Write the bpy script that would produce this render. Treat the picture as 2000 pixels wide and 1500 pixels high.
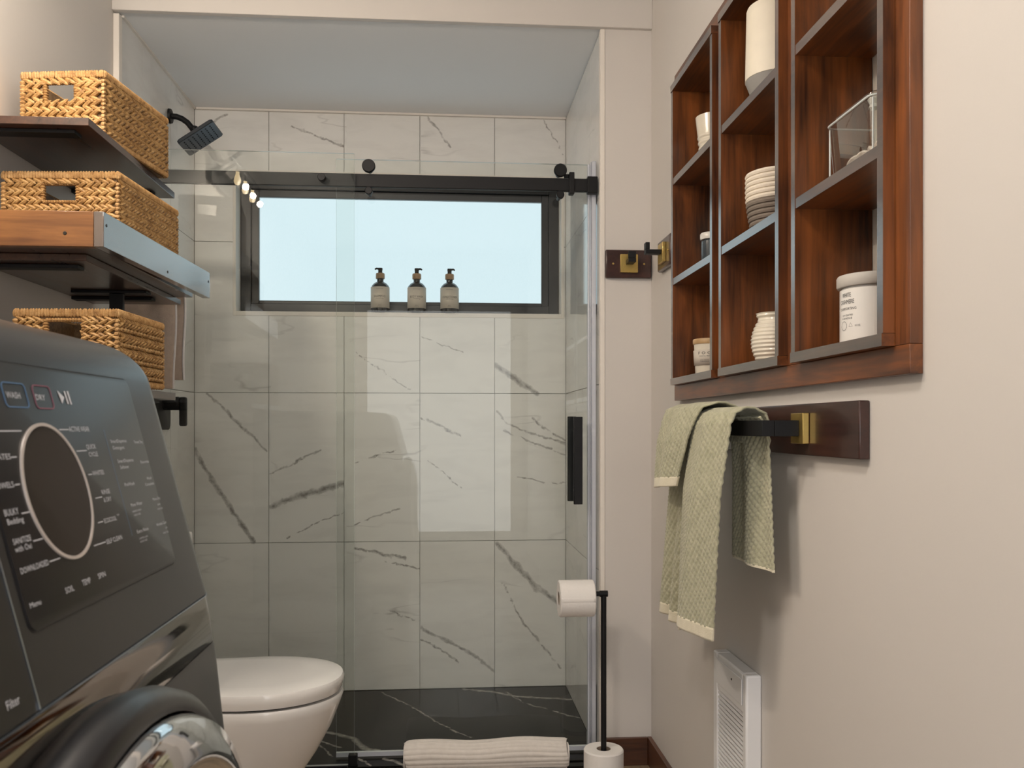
import bpy, math, random
from mathutils import Vector, Matrix
random.seed(7)
for o in list(bpy.data.objects): bpy.data.objects.remove(o)
S = bpy.context.scene
C = S.collection
PI = math.pi
# ------------------------------------------------------------------ camera
H = 1.08; F = 1700.0; YAW = math.atan(132/F)
cam = bpy.data.cameras.new('camera'); co = bpy.data.objects.new('camera', cam); C.objects.link(co)
cam.sensor_width = 36; cam.lens = 36*F/2000; cam.shift_y = 85/2000
co.location = (0, 0, H); co.rotation_euler = (PI/2, 0, -YAW)
cam.clip_start = .02
cam.dof.use_dof = True; cam.dof.focus_distance = 2.2; cam.dof.aperture_fstop = 16
S.camera = co
# ------------------------------------------------------------------ world, lights, exposure
w = bpy.data.worlds.new('world'); S.world = w; w.use_nodes = True
w.node_tree.nodes['Background'].inputs[0].default_value = (.62, .75, .9, 1)
w.node_tree.nodes['Background'].inputs[1].default_value = .6
S.view_settings.view_transform = 'Standard'; S.view_settings.look = 'None'
S.view_settings.exposure = 1.03; S.view_settings.gamma = 1; S.view_settings.use_curve_mapping = False
WARM = (1, .92, .82)
def area(name, loc, rot, sx, sy, power, col):
    l = bpy.data.lights.new(name, 'AREA'); l.shape = 'RECTANGLE'; l.size = sx; l.size_y = sy; l.energy = power; l.color = col
    o = bpy.data.objects.new(name, l); C.objects.link(o); o.location = loc; o.rotation_euler = rot; return o
area('ceiling_light_lamp', (-.35, .72, 2.445), (0, 0, 0), .26, .20, 6.5, WARM)

WINDOW_COL = (.66, .81, .87); WINDOW_STR = .56; FILL_STR = 1.9  # last strength is for the added fill panel behind the camera

# ------------------------------------------------------------------ pixel -> world helpers (real planes)
CT, ST = math.cos(YAW), math.sin(YAW)
def ray(x, y):
    t = (x-1000)/F; return (t*CT+ST, -t*ST+CT, -(y-835)/F)
def un(x, y, X=None, Y=None, Z=None):
    d = ray(x, y)
    k = X/d[0] if X is not None else Y/d[1] if Y is not None else (Z-H)/d[2]
    return (d[0]*k, d[1]*k, H+d[2]*k)
# ------------------------------------------------------------------ node helpers
class NT:
    def __init__(s, m): s.t = m.node_tree; s.n = s.t.nodes; s.l = s.t.links
    def add(s, k, **kw):
        n = s.n.new(k)
        for a, b in kw.items(): setattr(n, a, b)
        return n
    def put(s, n, i, v):
        if v is None: return
        if isinstance(v, bpy.types.NodeSocket): s.l.new(v, n.inputs[i])
        else:
            try: n.inputs[i].default_value = v
            except Exception: n.inputs[i].default_value = (*v, 1)
    def math(s, op, a, b=None, c=None, clamp=False):
        n = s.add('ShaderNodeMath', operation=op, use_clamp=clamp)
        for i, v in enumerate((a, b, c)): s.put(n, i, v)
        return n.outputs[0]
    def vec(s, op, a, b=None, c=None, out=0):
        n = s.add('ShaderNodeVectorMath', operation=op)
        s.put(n, 0, a); s.put(n, 1, b)
        if c is not None: s.put(n, 3, c)
        return n.outputs[out]
    def noise(s, v, scale, detail=3, rough=.5, dist=0, col=False):
        n = s.add('ShaderNodeTexNoise'); s.put(n, 'Vector', v); s.put(n, 'Scale', scale); s.put(n, 'Detail', detail)
        s.put(n, 'Roughness', rough); s.put(n, 'Distortion', dist)
        return n.outputs[1 if col else 0]
    def ramp(s, f, stops):
        n = s.add('ShaderNodeValToRGB'); s.put(n, 0, f); e = n.color_ramp.elements
        while len(e) < len(stops): e.new(.5)
        for q, (p, c) in zip(e, stops): q.position = p; q.color = (*c, 1) if len(c) == 3 else c
        return n.outputs[0]
    def mix(s, f, a, b, mode='MIX'):
        n = s.add('ShaderNodeMix', data_type='RGBA', blend_type=mode)
        s.put(n, 0, f); s.put(n, 6, a if isinstance(a, bpy.types.NodeSocket) else (*a, 1)); s.put(n, 7, b if isinstance(b, bpy.types.NodeSocket) else (*b, 1))
        return n.outputs[2]
    def mapr(s, v, a, b, c=0, d=1):
        n = s.add('ShaderNodeMapRange'); s.put(n, 0, v); s.put(n, 1, a); s.put(n, 2, b); s.put(n, 3, c); s.put(n, 4, d); return n.outputs[0]
    def bump(s, h, strength=.3, dist=.002):
        n = s.add('ShaderNodeBump'); s.put(n, 'Height', h); s.put(n, 'Strength', strength); s.put(n, 'Distance', dist); return n.outputs[0]
def mat(name, col=(.5, .5, .5), rough=.5, metal=0, coat=0, spec=.5, coat_rough=.1, sheen=0):
    m = bpy.data.materials.new(name); m.use_nodes = True; T = NT(m); b = T.n['Principled BSDF']
    b.inputs['Base Color'].default_value = (*col, 1); b.inputs['Roughness'].default_value = rough; b.inputs['Metallic'].default_value = metal
    b.inputs['Coat Weight'].default_value = coat; b.inputs['Coat Roughness'].default_value = coat_rough
    b.inputs['Specular IOR Level'].default_value = spec; b.inputs['Sheen Weight'].default_value = sheen
    m['T'] = 0
    return m, T, b
def objc(T): return T.add('ShaderNodeTexCoord').outputs['Object']
def pos(T): return T.add('ShaderNodeNewGeometry').outputs['Position']
def simple(name, col, rough=.5, metal=0, coat=0, var=.06, scale=30, bumps=.05, **k):
    m, T, b = mat(name, col, rough, metal, coat, **k)
    n = T.noise(objc(T), scale, 4)
    T.put(b, 'Base Color', T.mix(n, tuple(c*(1-var) for c in col), tuple(min(1, c*(1+var)) for c in col)))
    if bumps: T.put(b, 'Normal', T.bump(n, bumps, .001))
    return m
# paint
def paint(name, col):
    m, T, b = mat(name, col, .55, spec=.35)
    p = pos(T); n = T.noise(p, 260, 2); n2 = T.noise(p, 1.7, 3)
    T.put(b, 'Base Color', T.mix(n2, tuple(c*.975 for c in col), tuple(c*1.02 for c in col)))
    T.put(b, 'Normal', T.bump(n, .06, .001)); return m
M_wall = paint('greige_paint', (.65, .615, .58))
M_ceil = paint('ceiling_paint', (.84, .845, .85))
M_trimw = paint('white_trim', (.80, .75, .69))
M_nicheback = paint('niche_paint', (.68, .64, .58))
# wood
def wood(name, dark, light, axis=1, rough=.3, coat=.35, scale=1.0, crough=.12, cior=1.5):
    m, T, b = mat(name, dark, rough, coat=coat, coat_rough=crough); b.inputs['Coat IOR'].default_value = cior
    mp = T.add('ShaderNodeMapping'); T.put(mp, 'Vector', objc(T))
    sc = [26, 26, 26]; sc[axis] = 2.2; mp.inputs['Scale'].default_value = [q*scale for q in sc]
    n1 = T.noise(mp.outputs[0], 1.0, 6, .62, .9)
    mp2 = T.add('ShaderNodeMapping'); T.put(mp2, 'Vector', objc(T)); sc = [160, 160, 160]; sc[axis] = 7; mp2.inputs['Scale'].default_value = sc
    n2 = T.noise(mp2.outputs[0], 1.0, 3)
    n3 = T.noise(objc(T), 5, 2)
    f = T.math('ADD', T.math('MULTIPLY', n1, .75), T.math('MULTIPLY', n2, .25))
    f = T.math('ADD', f, T.math('MULTIPLY', T.math('SUBTRACT', n3, .5), .5))
    mid = tuple((a+b_)/2 for a, b_ in zip(dark, light))
    col = T.ramp(f, [(.30, dark), (.50, mid), (.68, light)])
    T.put(b, 'Base Color', col); T.put(b, 'Normal', T.bump(f, .18, .002))
    T.put(b, 'Roughness', T.mapr(n1, 0, 1, rough*.8, rough*1.3))
    return m
M_cab = {a: wood('walnut_stain_%d' % a, (.020, .0055, .0018), (.235, .068, .012), a, .36, .35, crough=.2, cior=1.5) for a in (0, 1, 2)}
M_cabedge = wood('walnut_edge_gloss', (.020, .010, .007), (.10, .045, .025), 1, .3, 1, crough=.20, cior=2.6)
M_shelf = {a: wood('dark_shelf_%d' % a, (.020, .008, .005), (.085, .034, .017), a, .28, .4, crough=.16) for a in (0, 1, 2)}
M_apron = wood('honey_stain', (.12, .043, .012), (.31, .13, .036), 0, .35, .3)
M_darkplate = wood('mahogany_plate', (.018, .006, .005), (.060, .020, .014), 1, .3, .4)
M_base = wood('baseboard_stain', (.03, .010, .005), (.12, .042, .016), 0, .35, .3)
M_basey = wood('baseboard_stain_long', (.03, .010, .005), (.12, .042, .016), 1, .35, .3)
M_plank = wood('oak_plank', (.17, .12, .075), (.34, .25, .16), 1, .35, .2, .6)
M_lidwood = wood('pale_wood', (.45, .28, .13), (.66, .46, .25), 2, .4, 0)
# tiles with veins
def segs(T, p, lines):
    out = None
    for pts, wd in lines:
        for i, (a, c) in enumerate(zip(pts[:-1], pts[1:])):
            a = Vector(a); c = Vector(c); ba = c-a
            pa = T.vec('SUBTRACT', p, tuple(a))
            h = T.math('MULTIPLY', T.vec('DOT_PRODUCT', pa, tuple(ba), out=1), 1/ba.length_squared, clamp=True)
            n = T.add('ShaderNodeVectorMath', operation='MULTIPLY_ADD'); T.put(n, 0, h); T.put(n, 1, tuple(-ba)); T.put(n, 2, pa)
            d = T.vec('LENGTH', n.outputs[0], out=1)
            q = T.math('SUBTRACT', 1.0, T.math('DIVIDE', d, wd), clamp=True)
            out = q if out is None else T.math('MAXIMUM', out, q)
    return out
def marble(name, base, vein, lines, ax, tile, off, vscale=1.0, amount=.34, rough=.07):
    m, T, b = mat(name, base, rough, spec=.55 if amount > .1 else .15)
    p = pos(T)
    sep = T.add('ShaderNodeSeparateXYZ'); T.put(sep, 0, p)
    fa = T.math('FLOOR', T.math('DIVIDE', T.math('SUBTRACT', sep.outputs[ax], off[0]), tile[0]))
    fb = T.math('FLOOR', T.math('DIVIDE', T.math('SUBTRACT', sep.outputs[2 if tile[2] == 2 else 1], off[1]), tile[1]))
    cb = T.add('ShaderNodeCombineXYZ'); T.put(cb, 0, fa); T.put(cb, 1, fb); T.put(cb, 2, 3.7)
    wn = T.add('ShaderNodeTexWhiteNoise', noise_dimensions='3D'); T.put(wn, 0, cb.outputs[0])
    off_v = T.vec('MULTIPLY', wn.outputs[1], (7, 7, 7))
    q = T.vec('ADD', p, off_v)
    mp = T.add('ShaderNodeMapping'); T.put(mp, 'Vector', q)
    mp.inputs['Rotation'].default_value = (0, .62, 0) if ax == 0 else (.62, 0, 0)
    mp.inputs['Scale'].default_value = (.9, .9, 3.2)
    if tile[2] != 2: mp.inputs['Rotation'].default_value = (0, 0, .5); mp.inputs['Scale'].default_value = (.9, 3.2, .9)
    n = T.noise(mp.outputs[0], 1.3*vscale, 4, .5, .35)
    ridge = T.math('ABSOLUTE', T.math('SUBTRACT', n, .5))
    v1 = T.mapr(ridge, 0, .010, 1, 0)
    gate = T.mapr(T.noise(q, 3.2, 2), .50, .66)
    v1 = T.math('MULTIPLY', T.math('MULTIPLY', v1, gate), amount)
    cloud = T.math('MULTIPLY', T.mapr(T.noise(mp.outputs[0], 4, 5, .6, .5), .45, .8), .16 if amount > .3 else .03)
    f = T.math('ADD', v1, cloud)
    if lines:
        dn = T.vec('MULTIPLY', T.vec('SUBTRACT', T.noise(p, 22, 4, .6, 0, True), (.5, .5, .5)), (.035, .035, .035))
        pp = T.vec('ADD', p, dn)
        s_ = segs(T, pp, lines)
        s_ = T.math('MULTIPLY', T.math('POWER', s_, .6), T.mapr(T.noise(p, 35, 4, .7), .28, .62, .35, 1))
        f = T.math('MAXIMUM', f, T.math('MULTIPLY', s_, .95))
    T.put(b, 'Base Color', T.mix(T.math('MINIMUM', f, 1), base, vein)); return m
BW = 3.58
def bp(*pts): return [un(x, y, Y=BW) for x, y in pts]
veins = [
 (bp((966, 714), (990, 730), (1048, 768)), .013), (bp((966, 712), (1010, 742)), .012),
 (bp((968, 800), (990, 828), (1040, 846), (1105, 868)), .006), (bp((1038, 816), (1070, 840), (1108, 864)), .006),
 (bp((985, 843), (1050, 868), (1107, 888)), .005),
 (bp((970, 1060), (1005, 1100), (1050, 1150), (1106, 1185)), .014), (bp((980, 1135), (1015, 1205), (1095, 1305)), .006),
 (bp((822, 1228), (880, 1253), (925, 1280), (965, 1312)), .009), (bp((822, 1248), (860, 1268), (895, 1294)), .006),
 (bp((380, 880), (425, 955), (495, 1058)), .011),
 (bp((527, 990), (590, 967), (673, 944)), .015), (bp((527, 925), (575, 903), (625, 880)), .006), (bp((560, 1050), (620, 1022), (685, 995)), .004),
 (bp((692, 1070), (740, 1082), (790, 1090)), .008), (bp((692, 1023), (735, 1008), (795, 990)), .004), (bp((755, 1097), (820, 1110)), .005),
 (bp((822, 655), (860, 672), (905, 688)), .004), (bp((822, 817), (850, 828), (900, 850)), .006), (bp((835, 900), (905, 955)), .004),
 (bp((405, 770), (440, 800), (520, 880)), .007),
 (bp((570, 248), (620, 266), (672, 287)), .006), (bp((835, 228), (862, 262), (880, 288)), .006), (bp((380, 262), (440, 222)), .006),
 (bp((1060, 232), (1100, 300)), .004), (bp((695, 690), (800, 760)), .004), (bp((1012, 932), (1060, 941), (1108, 945)), .004), (bp((692, 905), (770, 880)), .004),
 (bp((760, 1193), (818, 1215)), .004)]
def tile_marble(x0, x1, z0, z1):
    loc = []
    for pts, wd in veins:
        for a, c in zip(pts[:-1], pts[1:]):
            if max(a[0], c[0]) < x0-.03 or min(a[0], c[0]) > x1+.03 or max(a[2], c[2]) < z0-.03 or min(a[2], c[2]) > z1+.03: continue
            m0 = (a[0]+c[0])/2; loc.append(((a, c), wd)) if x0-.004 < m0 < x1+.004 else None
    return marble('white_marble_back', (.80, .785, .755), (.16, .14, .125), loc, 0, (.3015, .6055, 2), (-1.0, .0094), rough=.28)
M_marble_s = marble('white_marble_side', (.80, .785, .755), (.20, .18, .165), [], 1, (.3015, .6055, 2), (2.755, .0094), rough=.07)
FZ = .0095
def fp(*pts): return [un(x, y, Z=FZ) for x, y in pts]
fveins = [(fp((745, 1352), (800, 1378), (850, 1408), (890, 1428), (920, 1441)), .006), (fp((905, 1346), (960, 1351), (1010, 1360), (1115, 1366)), .012),
 (fp((990, 1352), (1020, 1372), (1130, 1402)), .006), (fp((640, 1430), (690, 1442), (712, 1462), (735, 1466)), .014),
 (fp((628, 1447), (665, 1460)), .006), (fp((625, 1455), (650, 1478)), .005), (fp((700, 1482), (725, 1495)), .006), (fp((752, 1482), (790, 1494)), .010)]
M_black_marble = marble('black_marble', (.008, .007, .006), (.42, .40, .36), fveins, 0, (9, 9, 1), (-5, -5), 1.0, .05, .22)
# others
M_grout = simple('grout', (.50, .48, .44), .8)
M_black = simple('matte_black_metal', (.006, .006, .007), .5, 0, spec=.3)
M_blackg = simple('black_window_frame', (.009, .009, .010), .3, 0, var=.1)
M_brass = simple('brushed_brass', (.62, .44, .14), .33, .9, var=.1, scale=200)
M_chrome = simple('chrome', (.75, .77, .80), .06, 1, var=.01, bumps=0)
M_ceramic = simple('white_glazed_ceramic', (.88, .87, .86), .08, 0, .4, var=.01, bumps=0)
M_gap = simple('dark_gap', (.02, .02, .02), .6)
M_heater = simple('white_enamel', (.78, .78, .79), .3, 0, .2, var=.01, bumps=0)
M_pap = simple('tissue_paper', (.86, .83, .80), .9, var=.02, scale=140, bumps=.5)
M_card = simple('cardboard_core', (.35, .27, .2), .9)
M_wsat = simple('graphite_satin', (.022, .023, .027), .36, .7, .5, coat_rough=.25, var=.03, scale=400, bumps=.0)
M_mirr = simple('dark_mirror', (.27, .245, .22), .06, 1, 0, var=.01, bumps=0)
M_wband = simple('black_gloss', (.012, .011, .010), .05, 0, .6, var=.01, bumps=0)
M_wpanel = simple('panel_dark', (.019, .019, .021), .32, .6, .30, coat_rough=.22, var=.02, bumps=0)
M_wdisp = simple('display_glass', (.012, .008, .005), .07, 0, 0, var=.05, bumps=0, spec=.16)
M_print = simple('white_print', (.62, .63, .68), .6, var=.01, bumps=0)
M_blueline = simple('blue_line_print', (.10, .20, .36), .5, var=.01, bumps=0)
M_redline = simple('red_line_print', (.26, .10, .14), .5, var=.01, bumps=0)
M_ringl = simple('display_ring', (.60, .54, .50), .35, .3, var=.02, bumps=0)
M_hair = simple('dark_line', (.006, .006, .008), .5)
M_silver = simple('silver_line', (.45, .52, .6), .2, .9, bumps=0)
M_label = simple('paper_label', (.64, .58, .50), .6, var=.03)
M_ink = simple('ink', (.05, .05, .05), .7, bumps=0)
M_amber = simple('dark_bottle', (.010, .012, .014), .10, 0, .5, var=.05, bumps=0)
M_capb = simple('wooden_collar', (.42, .27, .15), .45, var=.15, scale=80)
M_seal = simple('clear_seal', (.55, .57, .63), .25, 0, .3, var=.03)
M_alu = simple('dark_aluminium', (.10, .10, .11), .3, .8)
M_cream = simple('cream_glaze', (.80, .74, .62), .12, 0, .4, var=.02, bumps=0)
M_white = simple('white_glaze', (.80, .78, .74), .25, 0, .2, var=.01, bumps=0)
M_greyb = simple('grey_matte', (.30, .29, .27), .6)
M_rope = simple('cotton_rope', (.76, .68, .57), .9, var=.08, scale=200, bumps=.4)
M_ropeg = simple('grey_rope', (.20, .165, .135), .9, var=.15, scale=200, bumps=.4)
M_screw = simple('screw', (.05, .045, .04), .4, .8)
M_bulb, T, b = mat('warm_bulb'); b.inputs['Emission Color'].default_value = (1, .72, .38, 1); b.inputs['Emission Strength'].default_value = 7
M_lamp, T, b = mat('ceiling_light_shade', (.9, .86, .8), .5)
# straw
def straw(name, dark, mid, light):
    m, T, b = mat(name, mid, .55, spec=.4)
    o = objc(T); n = T.noise(o, 75, 3, .6); n2 = T.noise(o, 420, 2, .6); n3 = T.noise(o, 14, 2)
    f = T.math('ADD', T.math('ADD', T.math('MULTIPLY', n, .55), T.math('MULTIPLY', n2, .3)), T.math('MULTIPLY', n3, .2))
    T.put(b, 'Base Color', T.ramp(f, [(.36, dark), (.52, mid), (.68, light)])); T.put(b, 'Normal', T.bump(n2, .5, .001)); return m
M_straw = straw('water_hyacinth', (.16, .075, .024), (.42, .235, .082), (.60, .39, .17))
M_straw2 = straw('water_hyacinth_rim', (.20, .095, .03), (.44, .25, .095), (.60, .39, .18))
M_strawd = straw('water_hyacinth_inner', (.10, .055, .025), (.22, .13, .06), (.34, .21, .1))
def cloth(name, a, c, sc=500, bs=.5):
    m, T, b = mat(name, a, .95, spec=.15, sheen=.35)
    n = T.noise(objc(T), sc, 3); n2 = T.noise(objc(T), 60, 3)
    T.put(b, 'Base Color', T.mix(T.mapr(n2, .3, .7), a, c)); T.put(b, 'Normal', T.bump(n, bs, .002)); return m
M_sage = cloth('sage_waffle', (.38, .37, .25), (.48, .465, .33))
M_hem = cloth('cream_hem', (.72, .66, .50), (.78, .72, .56))
M_wcloth = cloth('white_cotton', (.74, .69, .64), (.80, .75, .70))
M_btowel = cloth('beige_towel', (.50, .41, .34), (.58, .48, .40))
M_hemw = cloth('white_edge', (.80, .78, .78), (.85, .83, .82))
# glass
def glass(name, tint, gl=1.0, rough=.0, ior=1.5):
    m = bpy.data.materials.new(name); m.use_nodes = True; T = NT(m); T.n.clear()
    out = T.add('ShaderNodeOutputMaterial'); tr = T.add('ShaderNodeBsdfTransparent'); g = T.add('ShaderNodeBsdfGlossy')
    tr.inputs[0].default_value = (*tint, 1); g.inputs['Roughness'].default_value = rough; g.inputs[0].default_value = (.97, 1, .98, 1)
    fr = T.add('ShaderNodeFresnel'); fr.inputs[0].default_value = ior
    geo = T.add('ShaderNodeNewGeometry')
    fac = T.math('MULTIPLY', T.math('MULTIPLY', fr.outputs[0], gl), T.math('SUBTRACT', 1.0, geo.outputs['Backfacing']), clamp=True)
    mx = T.add('ShaderNodeMixShader'); T.put(mx, 0, fac); T.l.new(tr.outputs[0], mx.inputs[1]); T.l.new(g.outputs[0], mx.inputs[2]); T.l.new(mx.outputs[0], out.inputs[0])
    return m
M_glass = glass('shower_glass', (.96, .972, .962), .85)
M_acr = glass('clear_acrylic', (.95, .94, .92), 2.2)
def edge_glass():
    m = bpy.data.materials.new('glass_edge'); m.use_nodes = True; T = NT(m); T.n.clear()
    out = T.add('ShaderNodeOutputMaterial'); tr = T.add('ShaderNodeBsdfTransparent'); b = T.add('ShaderNodeBsdfPrincipled')
    tr.inputs[0].default_value = (.75, .85, .80, 1); b.inputs['Base Color'].default_value = (.88, .93, .94, 1); b.inputs['Roughness'].default_value = .08  # pale base colour stands in for light refracted at the glass edges
    mx = T.add('ShaderNodeMixShader'); mx.inputs[0].default_value = .75
    T.l.new(tr.outputs[0], mx.inputs[1]); T.l.new(b.outputs[0], mx.inputs[2]); T.l.new(mx.outputs[0], out.inputs[0]); return m
M_gedge = edge_glass()
M_pane = bpy.data.materials.new('frosted_window_light'); M_pane.use_nodes = True; T = NT(M_pane); T.n.clear()
out = T.add('ShaderNodeOutputMaterial'); em = T.add('ShaderNodeEmission'); em.inputs[1].default_value = WINDOW_STR
p_ = pos(T); mp = T.add('ShaderNodeMapping'); T.put(mp, 'Vector', p_); mp.inputs['Scale'].default_value = (500, 1, 120)
n_ = T.noise(mp.outputs[0], 1, 2)
T.put(em, 0, T.mix(n_, tuple(c*.95 for c in WINDOW_COL), tuple(min(1, c*1.05) for c in WINDOW_COL))); T.l.new(em.outputs[0], out.inputs[0])

M_fill_pane = bpy.data.materials.new('fill_glow_pane'); M_fill_pane.use_nodes = True; T = NT(M_fill_pane); T.n.clear()
out = T.add('ShaderNodeOutputMaterial'); em = T.add('ShaderNodeEmission'); em.inputs[1].default_value = FILL_STR; em.inputs[0].default_value = (1, .97, .95, 1); T.l.new(em.outputs[0], out.inputs[0])  # emission of the added fill panel, not a known window

# ------------------------------------------------------------------ mesh builder
class MB:
    def __init__(s): s.v = []; s.f = []; s.mi = []; s.cur = 0
    def add(s, vs, fs):
        n = len(s.v); s.v += [tuple(v) for v in vs]; s.f += [tuple(i+n for i in f) for f in fs]; s.mi += [s.cur]*len(fs)
    def box(s, x0, x1, y0, y1, z0, z1):
        if x0 > x1: x0, x1 = x1, x0
        if y0 > y1: y0, y1 = y1, y0
        if z0 > z1: z0, z1 = z1, z0
        s.add([(x0,y0,z0),(x1,y0,z0),(x1,y1,z0),(x0,y1,z0),(x0,y0,z1),(x1,y0,z1),(x1,y1,z1),(x0,y1,z1)],
              [(0,3,2,1),(4,5,6,7),(0,1,5,4),(1,2,6,5),(2,3,7,6),(3,0,4,7)]); return s
    def loft(s, rings, cap=True, closed=True):
        n = len(rings[0]); vs = [p for r in rings for p in r]; fs = []
        for i in range(len(rings)-1):
            for j in range(n if closed else n-1):
                a = i*n+j; b_ = i*n+(j+1) % n; fs.append((a, b_, b_+n, a+n))
        if cap: fs.append(tuple(range(n-1, -1, -1))); fs.append(tuple(range((len(rings)-1)*n, len(rings)*n)))
        s.add(vs, fs); return s
    def frame(s, d):
        d = Vector(d).normalized(); a = Vector((0, 0, 1)) if abs(d.z) < .9 else Vector((1, 0, 0)); u = d.cross(a).normalized(); return u, d.cross(u).normalized()
    def tube(s, pts, r, n=12, cap=True):
        pts = [Vector(p) for p in pts]; rs = r if isinstance(r, (list, tuple)) else [r]*len(pts); rings = []; u = None
        for i, p in enumerate(pts):
            d = (pts[min(i+1, len(pts)-1)]-pts[max(i-1, 0)]).normalized()
            if u is None: u, v = s.frame(d)
            else: u = (u-d*u.dot(d)).normalized(); v = d.cross(u)
            rings.append([p+(u*math.cos(2*PI*k/n)+v*math.sin(2*PI*k/n))*rs[i] for k in range(n)])
        s.loft(rings, cap); return s
    def lathe(s, prof, c=(0, 0, 0), ax=(0, 0, 1), n=32, cap=False):
        c = Vector(c); d = Vector(ax).normalized(); u, v = s.frame(d)
        rings = [[c+d*h+(u*math.cos(2*PI*k/n)+v*math.sin(2*PI*k/n))*max(r, .00001) for k in range(n)] for r, h in prof]
        s.loft(rings, cap); return s
    def ell(s, c, M3, r, n=8, m=4):
        vs = []
        for i in range(1, m):
            t = PI*i/m
            for k in range(n): vs.append((math.cos(t)*r[0], math.sin(t)*math.cos(2*PI*k/n)*r[1], math.sin(t)*math.sin(2*PI*k/n)*r[2]))
        vs += [(r[0], 0, 0), (-r[0], 0, 0)]; A = len(vs)-2; B = A+1; fs = []
        for k in range(n): fs.append((A, k, (k+1) % n)); fs.append((B, (m-2)*n+(k+1) % n, (m-2)*n+k))
        for i in range(m-2):
            for k in range(n): fs.append((i*n+k, (i+1)*n+k, (i+1)*n+(k+1) % n, i*n+(k+1) % n))
        a, b_, d = M3
        s.add([(c[0]+a[0]*x+b_[0]*y+d[0]*z, c[1]+a[1]*x+b_[1]*y+d[1]*z, c[2]+a[2]*x+b_[2]*y+d[2]*z) for x, y, z in vs], fs); return s
    def grid(s, fn, nu, nv):
        s.add([fn(i/nu, j/nv) for j in range(nv+1) for i in range(nu+1)],
              [(j*(nu+1)+i, j*(nu+1)+i+1, (j+1)*(nu+1)+i+1, (j+1)*(nu+1)+i) for j in range(nv) for i in range(nu)]); return s
    def prism(s, pts, e):
        n = len(pts); e = Vector(e); s.add([*pts, *[Vector(p)+e for p in pts]], [tuple(range(n-1, -1, -1)), tuple(range(n, 2*n))]+[(i, (i+1) % n, (i+1) % n+n, i+n) for i in range(n)]); return s
ORI = {}
def obj(name, mb, m, parent=None, local=False, bevel=0, seg=2, solid=0, smooth=True, ang=35, label=None, kind=None, flat=False):
    me = bpy.data.meshes.new(name); vs = mb.v
    base = Vector((0, 0, 0))
    if not local:
        if parent is not None: base = ORI.get(parent.name, Vector((0, 0, 0)))
        else:
            xs, ys, zs = zip(*vs); base = Vector(((min(xs)+max(xs))/2, (min(ys)+max(ys))/2, min(zs)))
    me.from_pydata([(v[0]-base.x, v[1]-base.y, v[2]-base.z) for v in vs], [], mb.f)
    ms = m if isinstance(m, (list, tuple)) else [m]
    for q in ms: me.materials.append(q)
    me.polygons.foreach_set('material_index', mb.mi)
    if smooth:
        me.polygons.foreach_set('use_smooth', [True]*len(me.polygons)); me.set_sharp_from_angle(angle=math.radians(ang))
    me.update()
    o = bpy.data.objects.new(name, me); C.objects.link(o)
    if parent is not None: o.parent = parent; ORI[o.name] = base
    else:
        o.location = base if not local else (0, 0, 0); ORI[o.name] = base
    if solid: q = o.modifiers.new('solid', 'SOLIDIFY'); q.thickness = solid; q.offset = 0
    if bevel: q = o.modifiers.new('bevel', 'BEVEL'); q.width = bevel; q.segments = seg; q.limit_method = 'ANGLE'; q.harden_normals = False
    if label: o['label'] = label
    if kind: o['kind'] = kind
    return o
def tag(o, label, cat, group=None):
    o['label'] = label; o['category'] = cat
    if group: o['group'] = group
    return o
def thing(name, label, cat, loc=(0, 0, 0), rotz=0, group=None):
    o = bpy.data.objects.new(name, None); C.objects.link(o); o.empty_display_size = .05
    o.location = loc; o.rotation_euler = (0, 0, rotz); ORI[o.name] = Vector(loc); return tag(o, label, cat, group)
def struct(name, mb, m, parent=None, **k):
    o = obj(name, mb, m, parent, **k)
    o['kind'] = 'structure'; return o
B = lambda *a: MB().box(*a)

# ------------------------------------------------------------------ room shell
XL, XR, YF, YB, ZC = -1.012, .663, -1.3, 2.755, 2.48
fl = struct('floor', B(XL-.1, XR+.25, YF-.1, 3.75, -.06, -.012), M_grout)
pw = (XR-XL)/11
for i in range(11):
    ys = [YF, YF+.4+(i*37 % 9)*.12, YF+2.1+(i*23 % 7)*.15, YB-.002]
    for a, c in zip(ys[:-1], ys[1:]): obj('plank', B(XL+i*pw+.0008, XL+(i+1)*pw-.0008, a+.0008, c-.0008, -.012, 0), M_plank, fl, bevel=.001, seg=1)
struct('ceiling', B(XL-.1, XR+.25, YF-.1, 2.74, ZC, ZC+.08), M_ceil)
struct('ceiling', B(XL-.1, XR+.25, 2.7625, 3.75, 2.362, 2.45), M_ceil)
struct('wall_left', B(XL-.1, XL, YF, 3.60, -.012, ZC), M_wall)
mb = MB()
NY0, NY1, NZ0, NZ1 = 1.19, 2.38, 1.19, 2.035
mb.box(XR, XR+.14, YF, NY0, -.012, ZC); mb.box(XR, XR+.14, NY1, 3.6, -.012, ZC)
mb.box(XR, XR+.14, NY0, NY1, -.012, NZ0); mb.box(XR, XR+.14, NY0, NY1, NZ1, ZC)
mb.cur = 1; mb.box(XR+.108, XR+.14, NY0, NY1, NZ0, NZ1)
struct('wall_right', mb, [M_wall, M_nicheback])
struct('wall_front', B(XL-.1, XR+.2, YF-.1, YF, -.012, ZC), M_wall)
struct('wall_header', B(XL, XR, 2.74, 2.762, 2.355, ZC+.05), M_wall, bevel=.002)
struct('wall_stub', B(.512, XR, YB, 2.90, -.012, 2.355), M_wall)
struct('trim_1', B(.497, .512, YB-.003, 2.78, .0, 2.355), M_trimw, bevel=.002)
struct('trim_2', B(XL, -.994, YB-.003, 2.78, .0, 2.350), M_trimw, bevel=.002)
for nm, bx in (('trim_3', (-.99, .50, 3.566, 3.579, 2.354, 2.3615)),):
    struct(nm, B(*bx), M_trimw)
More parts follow.
